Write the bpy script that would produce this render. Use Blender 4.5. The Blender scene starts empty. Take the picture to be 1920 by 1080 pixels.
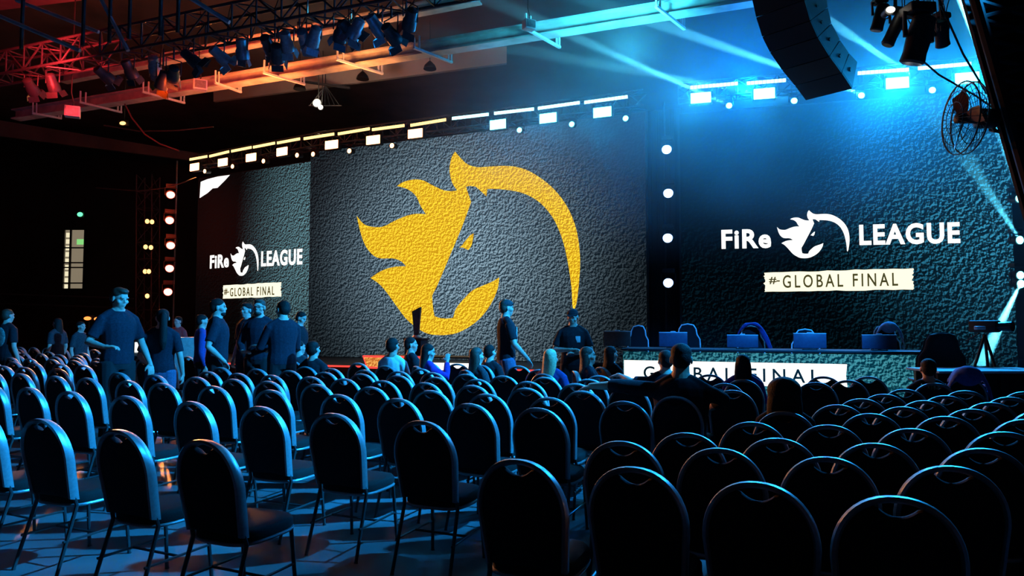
import bpy, bmesh, math, random
from mathutils import Vector, Matrix, Quaternion
random.seed(7)
PI = math.pi
SC = bpy.context.scene
COL = SC.collection

# ------------------------------------------------------------------ camera
FPX = 1280.0
CAMZ = 1.52
PITCH = math.atan(65 / FPX)
cam_d = bpy.data.cameras.new('camera')
cam_d.sensor_width = 36.0
cam_d.lens = 36.0 * FPX / 1920.0
cam_d.clip_start = 0.05
cam_d.clip_end = 200
cam = bpy.data.objects.new('camera', cam_d)
COL.objects.link(cam)
cam.location = (0, 0, CAMZ)
cam.rotation_euler = (PI / 2 + PITCH, 0, 0)
SC.camera = cam

# ------------------------------------------------------------------ world, exposure
w = bpy.data.worlds.new('dark_hall')
SC.world = w
w.use_nodes = True
w.node_tree.nodes['Background'].inputs[0].default_value = (0.10, 0.30, 1.0, 1)
w.node_tree.nodes['Background'].inputs[1].default_value = 0.0015
SC.view_settings.view_transform = 'Standard'
SC.view_settings.look = 'None'
SC.view_settings.gamma = 1
SC.view_settings.exposure = 0.0
SC.view_settings.use_curve_mapping = False
try:
    SC.cycles.use_denoising = True
    SC.cycles.max_bounces = 6
    SC.cycles.volume_bounces = 0
    SC.cycles.sample_clamp_indirect = 4
    SC.cycles.volume_step_rate = 3
except Exception:
    pass

CYAN = (0.02, 0.42, 1.0)
WARM = (1.0, 0.26, 0.06)
RED = (1.0, 0.07, 0.02)


def lamp(name, kind, loc, target, color, energy, size=60, blend=0.4, radius=0.1, parent=None, size_y=None):
    d = bpy.data.lights.new(name, kind)
    d.color = color
    d.energy = energy
    if kind == 'SPOT':
        d.spot_size = math.radians(size)
        d.spot_blend = blend
        d.shadow_soft_size = radius
    elif kind == 'AREA':
        d.size = size
        if size_y:
            d.shape = 'RECTANGLE'
            d.size_y = size_y
    else:
        d.shadow_soft_size = radius
    o = bpy.data.objects.new(name, d)
    COL.objects.link(o)
    o.location = loc
    if target is not None:
        o.rotation_euler = (Vector(target) - Vector(loc)).to_track_quat('-Z', 'Y').to_euler()
    if parent:
        o.parent = parent
    return o


# survey of the photograph: a direction through the lens, cut by depth, height or a standing plane
def ray(px, py):
    x = (px - 960) / FPX
    y = (540 - py) / FPX
    c, s = math.cos(PITCH), math.sin(PITCH)
    return Vector((x, c - y * s, s + y * c))


def at(px, py, depth):
    d = ray(px, py)
    return Vector((0, 0, CAMZ)) + d * (depth / d.y)


def at_z(px, py, z):
    d = ray(px, py)
    return Vector((0, 0, CAMZ)) + d * ((z - CAMZ) / d.z)


def on_plane(px, py, p0, n):
    d = ray(px, py)
    c = Vector((0, 0, CAMZ))
    return c + d * ((Vector(p0) - c).dot(n) / d.dot(n))


# wash lamps hung on the stage truss, the light of the whole hall
TZ = 7.57
WASH = [(1314, 183, 1300), (1433, 175, 1300), (1683, 155, 1600), (1814, 146, 1600),
        (933, 233, 330), (1027, 221, 420), (1129, 210, 520)]

# ------------------------------------------------------------------ materials
MATS = {}


def mat(name, col, rough=0.6, metal=0.0, emit=None, es=0.0, noise=0.0, nscale=20.0, bump=0.0, spec=0.5):
    if name in MATS:
        return MATS[name]
    m = bpy.data.materials.new(name)
    m.use_nodes = True
    nt = m.node_tree
    b = nt.nodes['Principled BSDF']
    b.inputs['Base Color'].default_value = (*col, 1)
    b.inputs['Roughness'].default_value = rough
    b.inputs['Metallic'].default_value = metal
    b.inputs['Specular IOR Level'].default_value = spec
    if emit:
        b.inputs['Emission Color'].default_value = (*emit, 1)
        b.inputs['Emission Strength'].default_value = es
    if noise or bump:
        tc = nt.nodes.new('ShaderNodeTexCoord')
        n = nt.nodes.new('ShaderNodeTexNoise')
        n.inputs['Scale'].default_value = nscale
        n.inputs['Detail'].default_value = 4
        nt.links.new(tc.outputs['Object'], n.inputs['Vector'])
        if noise:
            r = nt.nodes.new('ShaderNodeValToRGB')
            r.color_ramp.elements[0].position = 0.3
            r.color_ramp.elements[1].position = 0.7
            r.color_ramp.elements[0].color = (*[c * (1 - noise) for c in col], 1)
            r.color_ramp.elements[1].color = (*[min(1, c * (1 + noise)) for c in col], 1)
            nt.links.new(n.outputs['Fac'], r.inputs['Fac'])
            nt.links.new(r.outputs['Color'], b.inputs['Base Color'])
        if bump:
            bp = nt.nodes.new('ShaderNodeBump')
            bp.inputs['Strength'].default_value = bump
            bp.inputs['Distance'].default_value = 0.01
            nt.links.new(n.outputs['Fac'], bp.inputs['Height'])
            nt.links.new(bp.outputs['Normal'], b.inputs['Normal'])
    MATS[name] = m
    return m


M_frame = mat('gunmetal_tube', (0.36, 0.38, 0.40), 0.36, 0.5, noise=0.12, nscale=60)
M_leg = mat('dark_leg_tube', (0.055, 0.058, 0.06), 0.4, 0.5, noise=0.12, nscale=60)
M_uph = mat('black_upholstery', (0.012, 0.012, 0.014), 0.85, noise=0.4, nscale=160, bump=0.15, spec=0.25)
M_seat = mat('seat_upholstery', (0.011, 0.009, 0.0085), 0.85, noise=0.4, nscale=160, bump=0.15, spec=0.25)
M_black = mat('black_paint', (0.012, 0.012, 0.013), 0.55, noise=0.3, nscale=30)
M_truss = mat('black_truss_tube', (0.06, 0.06, 0.065), 0.45, 0.5, noise=0.3, nscale=30)
M_alu = mat('aluminium_truss', (0.45, 0.45, 0.46), 0.38, 0.7, noise=0.2, nscale=30)
M_steel = mat('painted_steel_beam', (0.50, 0.47, 0.44), 0.5, 0.1, noise=0.3, nscale=3)
M_white = mat('white_painted_metal', (0.7, 0.7, 0.72), 0.5, noise=0.1)
M_can = mat('fixture_body', (0.055, 0.06, 0.065), 0.4, 0.3, noise=0.2, nscale=25)
M_canb = mat('fixture_body_grey', (0.30, 0.32, 0.34), 0.4, 0.5, noise=0.2, nscale=25)
M_amber = mat('amber_gel', (0.8, 0.38, 0.03), 0.5, noise=0.1)
M_glass = mat('dark_lens_glass', (0.02, 0.025, 0.03), 0.1, noise=0.1)
M_grille = mat('speaker_grille', (0.008, 0.008, 0.009), 0.7, noise=0.5, nscale=150, bump=0.3)
M_cab = mat('speaker_cabinet', (0.05, 0.055, 0.07), 0.55, noise=0.2, nscale=40)
M_cable = mat('rubber_cable', (0.05, 0.035, 0.03), 0.5, noise=0.2)
M_skin = mat('skin', (0.50, 0.33, 0.26), 0.55, noise=0.08, nscale=14, bump=0.05)
M_skin2 = mat('skin_tan', (0.40, 0.25, 0.18), 0.55, noise=0.08, nscale=14, bump=0.05)
M_hair = mat('dark_hair', (0.010, 0.008, 0.007), 0.7, noise=0.5, nscale=90, bump=0.5, spec=0.2)
M_brown = mat('brown_hair', (0.045, 0.022, 0.012), 0.6, noise=0.5, nscale=90, bump=0.5)
M_blond = mat('blond_hair', (0.55, 0.42, 0.24), 0.5, noise=0.3, nscale=90, bump=0.5)
M_tee = mat('black_cotton', (0.014, 0.014, 0.018), 0.9, noise=0.3, nscale=50, bump=0.2, spec=0.2)
M_navy = mat('navy_cotton', (0.013, 0.016, 0.026), 0.9, noise=0.3, nscale=50, bump=0.2, spec=0.2)
M_char = mat('charcoal_cotton', (0.035, 0.038, 0.045), 0.9, noise=0.3, nscale=50, bump=0.2, spec=0.2)
M_wht = mat('white_cotton', (0.72, 0.72, 0.75), 0.9, noise=0.08, nscale=50, bump=0.2)
M_purp = mat('purple_cotton', (0.08, 0.02, 0.25), 0.9, noise=0.2, nscale=50, bump=0.2)
M_blue = mat('blue_cotton', (0.02, 0.04, 0.20), 0.9, noise=0.2, nscale=50, bump=0.2)
M_jean = mat('blue_denim', (0.06, 0.09, 0.17), 0.9, noise=0.3, nscale=80, bump=0.2)
M_redc = mat('red_cotton', (0.45, 0.04, 0.04), 0.9, noise=0.3, nscale=50)
M_trou = mat('black_trousers', (0.007, 0.007, 0.008), 0.9, noise=0.3, nscale=60)
M_shoe = mat('dark_shoe', (0.02, 0.02, 0.022), 0.5, noise=0.2)
M_print = mat('pale_print', (0.30, 0.42, 0.40), 0.8, noise=0.5, nscale=40)
M_eye = mat('eye_dark', (0.01, 0.01, 0.012), 0.2, noise=0.1)


def emat(name, col, s):
    return mat(name, (0.02, 0.02, 0.02), 0.5, emit=col, es=s, noise=0.1)


E_warm = emat('warm_led', (1.0, 0.62, 0.22), 2.2)
E_warmb = emat('warm_blinder', (1.0, 0.36, 0.14), 9)
E_cy = emat('cyan_led', (0.45, 0.95, 1.0), 3.0)
E_cyb = emat('cyan_blinder', (0.14, 0.85, 1.0), 9)
E_blue = emat('blue_white_lamp', (0.35, 0.55, 1.0), 6)
E_red = emat('red_lamp', (1.0, 0.16, 0.12), 8)
E_amb = emat('amber_lamp', (1.0, 0.5, 0.15), 3)
E_white = emat('white_lamp', (1.0, 0.93, 0.78), 5)
E_green = emat('green_sign_light', (0.15, 1.0, 0.45), 1.6)
E_redstrip = emat('red_led_strip', (1.0, 0.05, 0.04), 1.6)
E_logo = emat('white_screen_content', (1.0, 0.98, 0.93), 1.3)
E_banner = emat('cream_screen_content', (1.0, 0.95, 0.72), 1.15)
E_olive = emat('olive_screen_letters', (0.10, 0.09, 0.02), 0.6)


# ------------------------------------------------------------------ mesh builder
class MB:
    def __init__(s):
        s.v = []
        s.f = []

    def add(s, vs, fs):
        k = len(s.v)
        s.v += [tuple(x) for x in vs]
        s.f += [tuple(i + k for i in f) for f in fs]
        return s

    def box(s, c, d, R=None, b=0.0):
        hx, hy, hz = [x / 2 for x in d]
        vs, fs = [], []
        if b <= 0:
            vs = [Vector((x * hx, y * hy, z * hz)) for x in (-1, 1) for y in (-1, 1) for z in (-1, 1)]
            fs = [(0, 1, 3, 2), (4, 6, 7, 5), (0, 4, 5, 1), (2, 3, 7, 6), (0, 2, 6, 4), (1, 5, 7, 3)]
        else:
            bm = bmesh.new()
            bmesh.ops.create_cube(bm, size=1)
            for q in bm.verts:
                q.co = Vector((q.co.x * d[0], q.co.y * d[1], q.co.z * d[2]))
            bmesh.ops.bevel(bm, geom=bm.edges[:], offset=b, segments=2, affect='EDGES', profile=0.5)
            bm.verts.index_update()
            vs = [q.co.copy() for q in bm.verts]
            fs = [tuple(q.index for q in f.verts) for f in bm.faces]
            bm.free()
        if R is not None:
            vs = [R @ v for v in vs]
        c = Vector(c)
        return s.add([v + c for v in vs], fs)

    def loft(s, rings, caps=True, closed=False):
        n = len(rings[0])
        vs = [p for r in rings for p in r]
        fs = []
        m = len(rings)
        for i in range(m if closed else m - 1):
            a, b = i * n, ((i + 1) % m) * n
            for j in range(n):
                k = (j + 1) % n
                fs.append((a + j, a + k, b + k, b + j))
        if caps and not closed:
            fs.append(tuple(reversed(range(n))))
            fs.append(tuple(range((m - 1) * n, m * n)))
        return s.add(vs, fs)

    def tube(s, pts, r, n=8, closed=False, sx=1.0, sy=1.0, up=None):
        pts = [Vector(p) for p in pts]
        m = len(pts)
        if not hasattr(r, '__len__'):
            r = [r] * m
        T = []
        for i in range(m):
            a = pts[(i - 1) % m] if (closed or i > 0) else pts[i]
            b = pts[(i + 1) % m] if (closed or i < m - 1) else pts[i]
            t = (b - a)
            T.append(t.normalized() if t.length > 1e-9 else Vector((0, 0, 1)))
        u = Vector(up) if up is not None else (Vector((0, 0, 1)) if abs(T[0].z) < 0.9 else Vector((1, 0, 0)))
        rings = []
        for i in range(m):
            if up is not None:
                u = Vector(up)
            u = (u - T[i] * u.dot(T[i]))
            if u.length < 1e-6:
                u = T[i].orthogonal()
            u.normalize()
            v = T[i].cross(u)
            rings.append([pts[i] + (u * math.cos(2 * PI * j / n) * sx + v * math.sin(2 * PI * j / n) * sy) * r[i] for j in range(n)])
        return s.loft(rings, not closed, closed)

    def cyl(s, a, b, r0, r1=None, n=14):
        return s.tube([a, b], [r0, r0 if r1 is None else r1], n)

    def ell(s, c, r, R=None, n=14, m=9):
        c = Vector(c)
        vs = [Vector((0, 0, r[2]))]
        for i in range(1, m):
            t = PI * i / m
            for j in range(n):
                p = 2 * PI * j / n
                vs.append(Vector((r[0] * math.sin(t) * math.cos(p), r[1] * math.sin(t) * math.sin(p), r[2] * math.cos(t))))
        vs.append(Vector((0, 0, -r[2])))
        fs = [(0, 1 + j, 1 + (j + 1) % n) for j in range(n)]
        for i in range(m - 2):
            for j in range(n):
                a = 1 + i * n
                fs.append((a + j, a + n + j, a + n + (j + 1) % n, a + (j + 1) % n))
        L = len(vs) - 1
        a = 1 + (m - 2) * n
        fs += [(L, a + (j + 1) % n, a + j) for j in range(n)]
        if R is not None:
            vs = [R @ v for v in vs]
        return s.add([v + c for v in vs], fs)

    def prism(s, poly, y0, y1):
        """closed outline in local x,z, from depth y0 (front) to y1"""
        n = len(poly)
        vs = [(p[0], y0, p[1]) for p in poly] + [(p[0], y1, p[1]) for p in poly]
        fs = [tuple(range(n)), tuple(reversed(range(n, 2 * n)))]
        fs += [(j, n + j, n + (j + 1) % n, (j + 1) % n) for j in range(n)]
        return s.add(vs, fs)

    def build(s, name, m, parent=None, smooth=True, ang=40):
        me = bpy.data.meshes.new(name)
        me.from_pydata(s.v, [], s.f)
        me.validate()
        bm = bmesh.new()
        bm.from_mesh(me)
        bmesh.ops.recalc_face_normals(bm, faces=bm.faces[:])
        if any(len(f.verts) > 8 for f in bm.faces):
            bmesh.ops.triangulate(bm, faces=[f for f in bm.faces if len(f.verts) > 8])
        for f in bm.faces:
            f.smooth = smooth
        if smooth:
            for e in bm.edges:
                if len(e.link_faces) == 2 and e.calc_face_angle(0) > math.radians(ang):
                    e.smooth = False
        bm.to_mesh(me)
        bm.free()
        me.materials.append(m)
        o = bpy.data.objects.new(name, me)
        COL.objects.link(o)
        if parent:
            o.parent = parent
        return o


def tag(o, label=None, cat=None, group=None, kind=None):
    if label:
        o['label'] = label
    if cat:
        o['category'] = cat
    if group:
        o['group'] = group
    if kind:
        o['kind'] = kind
    return o


def thing(name, label, cat, loc=(0, 0, 0), rz=0.0, group=None):
    o = bpy.data.objects.new(name, None)
    COL.objects.link(o)
    o.location = loc
    o.rotation_euler = (0, 0, rz)
    return tag(o, label, cat, group)


def kids(o):
    return [c for c in COL.objects if c.parent == o]


def copy_tree(src, tree, loc, rz, label, group=None):
    r = src.copy()
    COL.objects.link(r)
    r.location = loc
    r.rotation_euler = (0, 0, rz)
    r['label'] = label
    if group:
        r['group'] = group

    def rec(a, b):
        for ch, sub in tree[a]:
            c = ch.copy()
            COL.objects.link(c)
            c.parent = b
            if sub:
                rec(ch, c)
    rec(src, r)
    return r


def tree_of(o, t=None):
    t = {} if t is None else t
    ks = kids(o)
    t[o] = [(k, bool(kids(k))) for k in ks]
    for k in ks:
        tree_of(k, t)
    return t


ORD = ['', 'first', 'second', 'third', 'fourth', 'fifth', 'sixth', 'seventh', 'eighth', 'ninth', 'tenth', 'eleventh', 'twelfth',
       'thirteenth', 'fourteenth', 'fifteenth', 'sixteenth', 'seventeenth', 'eighteenth', 'nineteenth', 'twentieth', 'twenty-first',
       'twenty-second', 'twenty-third', 'twenty-fourth', 'twenty-fifth', 'twenty-sixth']


def rotz(a):
    return Matrix.Rotation(a, 3, 'Z')


# ------------------------------------------------------------------ setting: room shell
def st(o):
    o['kind'] = 'structure'
    return o


M_floor = mat('hall_floor_concrete', (0.12, 0.12, 0.13), 0.55, noise=0.6, nscale=0.9, bump=0.05)
M_ceil = mat('dark_roof_sheet', (0.055, 0.035, 0.03), 0.8, noise=0.4, nscale=0.8)
M_wall = mat('dark_wall', (0.020, 0.016, 0.015), 0.85, noise=0.4, nscale=0.6)
M_drape = mat('black_drape', (0.006, 0.006, 0.007), 0.95, noise=0.4, nscale=2)
st(MB().box((-3, 15, -0.1), (50, 46, 0.2)).build('floor', M_floor, smooth=False))
st(MB().box((-3, 15, 11.1), (50, 46, 0.2)).build('ceiling', M_ceil, smooth=False))
st(MB().box((-3, 37.6, 5.5), (50, 0.2, 11)).build('wall_back', M_wall, smooth=False))
st(MB().box((-27.6, 15, 5.5), (0.2, 45, 11)).build('wall_left', M_wall, smooth=False))
st(MB().box((21.6, 15, 5.5), (0.2, 45, 11)).build('wall_right', M_wall, smooth=False))
st(MB().box((-3, -7.6, 5.5), (50, 0.2, 11)).build('wall_front', M_wall, smooth=False))

# ------------------------------------------------------------------ stage screens
def node(nt, t, **kw):
    n = nt.nodes.new(t)
    for k, v in kw.items():
        if k in n.inputs:
            n.inputs[k].default_value = v
        else:
            setattr(n, k, v)
    return n


def rock_screen(name, dark, light, centre, radius, lo, hi, scale=7.0, flecks=0.0, strength=1.0):
    """video wall playing a rough rock face: embossed noise between two tones, brighter around one spot of the picture"""
    m = bpy.data.materials.new(name)
    m.use_nodes = True
    nt = m.node_tree
    L = nt.links.new
    b = nt.nodes['Principled BSDF']
    b.inputs['Base Color'].default_value = (0.004, 0.004, 0.004, 1)
    b.inputs['Roughness'].default_value = 0.7
    b.inputs['Specular IOR Level'].default_value = 0.1
    tc = node(nt, 'ShaderNodeTexCoord')
    off = node(nt, 'ShaderNodeVectorMath', operation='ADD')
    off.inputs[1].default_value = (0.24 / scale, 0, -0.30 / scale)
    L(tc.outputs['Object'], off.inputs[0])
    ns = []
    for src in (tc.outputs['Object'], off.outputs[0]):
        n = node(nt, 'ShaderNodeTexNoise', Scale=scale, Detail=5.0, Roughness=0.72)
        L(src, n.inputs['Vector'])
        ns.append(n)
    sub = node(nt, 'ShaderNodeMath', operation='SUBTRACT')
    L(ns[0].outputs['Fac'], sub.inputs[0])
    L(ns[1].outputs['Fac'], sub.inputs[1])
    ma = node(nt, 'ShaderNodeMath', operation='MULTIPLY_ADD', use_clamp=True)
    L(sub.outputs[0], ma.inputs[0])
    ma.inputs[1].default_value = 13.0
    ma.inputs[2].default_value = 0.42 - flecks
    pw = node(nt, 'ShaderNodeMath', operation='POWER')
    L(ma.outputs[0], pw.inputs[0])
    pw.inputs[1].default_value = 1.6 + 9 * flecks
    ds = node(nt, 'ShaderNodeVectorMath', operation='SUBTRACT')
    L(tc.outputs['Object'], ds.inputs[0])
    ds.inputs[1].default_value = (centre[0], 0, centre[1])
    sc_ = node(nt, 'ShaderNodeVectorMath', operation='MULTIPLY')
    L(ds.outputs[0], sc_.inputs[0])
    sc_.inputs[1].default_value = (1 / radius[0], 0, 1 / radius[1])
    ln = node(nt, 'ShaderNodeVectorMath', operation='LENGTH')
    L(sc_.outputs[0], ln.inputs[0])
    mr = node(nt, 'ShaderNodeMapRange', interpolation_type='SMOOTHSTEP')
    L(ln.outputs['Value'], mr.inputs['Value'])
    mr.inputs['From Min'].default_value = 0
    mr.inputs['From Max'].default_value = 1
    mr.inputs['To Min'].default_value = hi
    mr.inputs['To Max'].default_value = lo
    mix = node(nt, 'ShaderNodeMix', data_type='RGBA')
    L(pw.outputs[0], mix.inputs['Factor'])
    mix.inputs['A'].default_value = (*dark, 1)
    mix.inputs['B'].default_value = (*light, 1)
    mix.inputs[6].default_value = (*dark, 1)
    mix.inputs[7].default_value = (*light, 1)
    mu = node(nt, 'ShaderNodeMath', operation='MULTIPLY')
    L(mr.outputs['Result'], mu.inputs[0])
    mu.inputs[1].default_value = strength
    L(mix.outputs[2], b.inputs['Emission Color'])
    L(mu.outputs[0], b.inputs['Emission Strength'])
    return m


T = lambda px, py: at_z(px, py, TZ)
A_L, A_M, A_C, A_R0, A_R1 = T(387, 294), T(598, 256), T(1177, 181), T(1294, 164), T(1822, 119)


class Screen:
    def __init__(s, name, label, p, q, back, box, bottom, material):
        """p,q: truss ends; box: (px left top, px right top) of the photo edge; the wall stands `back` behind the truss"""
        d = (q - p)
        d.z = 0
        d.normalize()
        n = Vector((-d.y, d.x, 0))          # away from the hall
        s.d, s.n = d, n
        s.p0 = p + n * back
        a = on_plane(*box[0], s.p0, n)
        c = on_plane(*box[1], s.p0, n)
        s.z0 = bottom
        s.z1 = (a.z + c.z) / 2
        mid = (a + c) / 2
        s.w = (Vector((c.x - a.x, c.y - a.y, 0))).length
        s.org = Vector((mid.x, mid.y, bottom))
        s.rz = math.atan2(d.y, d.x)
        s.root = thing(name, label, 'screen', s.org, s.rz)
        h = s.z1 - s.z0
        MB().box((0, 0.05, h / 2), (s.w, 0.06, h)).build('screen_panel', material, s.root, smooth=False)
        f = MB()
        f.box((0, 0.14, h / 2), (s.w + 0.1, 0.12, h + 0.1))
        f.build('frame', M_black, s.root, smooth=False)
        s.h = h

    def uv(s, px, py):
        P = on_plane(px, py, s.p0, s.n) - s.org
        return (P.dot(s.d), P.z)

    def shape(s, name, polys, m, label=None, t=0.012):
        b = MB()
        for p in polys:
            b.prism(p, 0.02 - t, 0.03)
        o = b.build(name, m, s.root, smooth=False)
        if label:
            o['label'] = label
        return o

    def text(s, name, txt, u0, u1, v0, v1, m, t=0.014, bold=0.02, shear=0.0, space=1.0, slope=0.0, label=None):
        me = text_mesh(txt, bold, space)
        xs = [v.co.x for v in me.vertices]
        ys = [v.co.y for v in me.vertices]
        x0, x1, y0, y1 = min(xs), max(xs), min(ys), max(ys)
        for v in me.vertices:
            a = (v.co.x - x0) / (x1 - x0)
            c = (v.co.y - y0) / (y1 - y0)
            zz = v.co.z
            v.co = (u0 + (u1 - u0) * a, 0.02 - t * (1 if zz > 0 else 0), v0 + (v1 - v0) * c + slope * a)
        me.materials.clear()
        me.materials.append(m)
        o = bpy.data.objects.new(name, me)
        me.name = name
        COL.objects.link(o)
        o.parent = s.root
        if label:
            o['label'] = label
        return o


def text_mesh(txt, bold=0.0, space=1.0):
    cu = bpy.data.curves.new('lettering', 'FONT')
    cu.body = txt
    cu.offset = bold
    cu.space_character = space
    cu.extrude = 0.01
    cu.resolution_u = 4
    o = bpy.data.objects.new('lettering', cu)
    COL.objects.link(o)
    dg = bpy.context.evaluated_depsgraph_get()
    me = bpy.data.meshes.new_from_object(o.evaluated_get(dg))
    bpy.data.objects.remove(o)
    bpy.data.curves.remove(cu)
    return me


# the horse-head emblem: outlines in a 0..1 square, c marks a sharp corner
HORSE = """575 65c 605 100 640 130 690 144 760 140 850 138 930 155 1010 200 1080 260 1140 340 1180 430 1200 520 1208 620 1203 720 1192 820 1181 862c
1170 850 1165 760 1150 650 1130 550 1100 460 1060 385 1000 320 930 280 860 262 790 255 738 254c 733 291c 705 265 680 243c 650 239 630 243c 642 280 656 320c
640 365 600 470 545 600 490 730 458 795c 462 850 470 898c 500 908 540 910 566 906c 580 860 620 810 660 770 700 750 760 725 798 702c 790 760 760 830 710 900 650 950
580 985 500 995 430 985 380 955 330 915 280 850 230 780 190 735 146 705c 200 670 260 650 326 645c 300 620 260 606 200 606 160 590 120 540 95 470 77 391c
110 430 150 445 210 445 270 415 330 390 380 380 427 382c 400 340 380 295 350 265 320 250 281 240c 310 220 360 207 410 210 460 235 510 258 550 265 586 262c
560 222 547 160 556 100"""
EYE = "669 479c 650 490 625 520 610 540 597 551c 615 552 641 564c 655 545 663 520"


def outline(txt):
    tk = txt.split()
    P = []
    i = 0
    while i < len(tk):
        x = float(tk[i])
        y = tk[i + 1]
        P.append((Vector((x, float(y.rstrip('c')))), y.endswith('c')))
        i += 2
    out = []
    n = len(P)
    for i in range(n):
        (a, ca), (b, cb) = P[i], P[(i + 1) % n]
        p0 = a if ca else P[i - 1][0]
        p3 = b if cb else P[(i + 2) % n][0]
        for k in range(4):
            t = k / 4
            out.append(0.5 * ((2 * a) + (b - p0) * t + (2 * p0 - 5 * a + 4 * b - p3) * t * t + (3 * a - p0 - 3 * b + p3) * t ** 3))
    return [(p.x, p.y) for p in out]


HP, EP = outline(HORSE), outline(EYE)

m_left = rock_screen('rock_video_left', (0.004, 0.003, 0.003), (0.065, 0.145, 0.17), (2.6, 3.9), (3.6, 7.0), 0.02, 2.1, 14)
m_mid = rock_screen('rock_video_middle', (0.008, 0.017, 0.026), (0.13, 0.195, 0.24), (-0.2, 3.4), (6.0, 6.2), 0.14, 2.5, 13)
m_right = rock_screen('rock_video_right', (0.0004, 0.004, 0.007), (0.016, 0.125, 0.20), (4.4, 4.2), (5.8, 5.0), 0.07, 2.9, 11, flecks=0.22)

S_L = Screen('led_screen', 'narrow dark led screen with small white horse emblem, beside the red lamp tower', A_L, A_M, 0.45, ((371, 340), (591, 296)), 0.45, m_left)
S_M = Screen('led_screen', 'wide led screen showing a huge yellow horse head on grey rock', A_M, A_C, 0.45, ((582, 284), (1208, 212)), 0.42, m_mid)
S_R = Screen('led_screen', 'dark led screen with white horse emblem behind the player desk', A_R0, A_R1, 0.45, ((1274, 205), (1890, 178)), 0.30, m_right)

# yellow rock picture for the big emblem
m_yel = rock_screen('yellow_rock_video', (0.52, 0.26, 0.006), (1.0, 0.68, 0.035), (0, 3), (40, 40), 1.0, 1.0, 12, strength=1.18)


def horse_on(scr, mapf, m, eye=True, label=None, name='logo'):
    polys = [[mapf(x, y) for x, y in HP]]
    if eye:
        polys.append([mapf(x, y) for x, y in EP])
    return scr.shape(name, polys, m, label)


horse_on(S_M, lambda x, y: S_M.uv(640 + x / 2.7, 260 + y / 2.7), m_yel, label='yellow flame-maned horse head emblem')


def small_logo(scr, bx, fire, league, box, gl, marks, sl):
    """white horse emblem, club lettering and cream banner, laid on the screen face"""
    x0, y0, x1, y1 = bx
    horse_on(scr, lambda x, y: scr.uv(x0 + (x - 77) / (1208 - 77) * (x1 - x0), y0 + (y - 65) / (995 - 65) * (y1 - y0)), E_logo, label='white horse head emblem')
    for nm, tx, (a, b, c, d) in (('lettering', 'FiRe', fire), ('lettering', 'LEAGUE', league)):
        u0, v0 = scr.uv(a, d[0])
        u1, v1 = scr.uv(c, d[1])
        zt = scr.uv(a, b)[1]
        scr.text(nm, tx, u0, u1, v0, zt, E_logo, bold=0.032, slope=v1 - v0, space=1.12)
    pts = [scr.uv(*p) for p in box]
    # torn paper edges
    a, b, c, d = [Vector(p) for p in pts]
    poly = []
    rnd = random.Random(3)
    for p, q, am in ((a, b, 0.012), (b, c, 0.03), (c, d, 0.012), (d, a, 0.03)):
        nn = 16
        for k in range(nn):
            t = k / nn
            e = p.lerp(q, t)
            k2 = rnd.uniform(-1, 1) * am
            poly.append((e.x + (k2 if am > 0.02 else 0), e.y + (k2 if am < 0.02 else 0)))
    bn = scr.shape('banner', [poly], E_banner, 'cream torn banner')
    u0, v0 = scr.uv(gl[0], gl[3][0])
    u1, v1 = scr.uv(gl[2], gl[3][1])
    zt = scr.uv(gl[0], gl[1])[1]
    scr.text('lettering', 'GLOBAL FINAL', u0, u1, v0, zt, E_olive, t=0.022, bold=0.010, space=1.4, slope=v1 - v0)
    u0, v0 = scr.uv(marks[0], marks[3])
    u1, v1 = scr.uv(marks[2], marks[1])
    scr.text('lettering', '#-', u0, u1, v0, v1, E_olive, t=0.022)


small_logo(S_R, (1457, 394, 1593, 484), (1353, 431, 1446, (467, 465)), (1612, 421, 1801, (460, 456)),
           [(1433, 511), (1712, 503), (1712, 543), (1433, 547)], (1468, 516, 1684, (540, 536)), (1442, 519, 1462, 533), 0)
small_logo(S_L, (432, 453, 484, 517), (393, 479, 428, (504, 501)), (489, 471, 566, (500, 496)),
           [(418, 535), (526, 529), (526, 556), (417, 560)], (431, 540, 514, (556, 553)), (420, 541, 429, 553), 0)
S_L.shape('torn_patch', [[S_L.uv(*p) for p in [(374, 371), (375, 354), (376, 341), (388, 336), (408, 331), (430, 328), (421, 338), (407, 352), (398, 353), (388, 362), (380, 367)]]],
          E_logo, 'white torn patch in the screen corner')

# ------------------------------------------------------------------ stage platforms
n_m = S_M.n
stA, stB = at_z(430, 680, 0.40), at_z(1010, 693, 0.40)
dkA, dkB = at(1168, 655, 12.9), at(1746, 662, 11.3)


def slab(name, pts, z0, z1, m):
    b = MB()
    n = len(pts)
    vs = [(p[0], p[1], z0) for p in pts] + [(p[0], p[1], z1) for p in pts]
    fs = [tuple(reversed(range(n))), tuple(range(n, 2 * n))] + [(j, (j + 1) % n, n + (j + 1) % n, n + j) for j in range(n)]
    return b.add(vs, fs).build(name, m, smooth=False)


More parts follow.
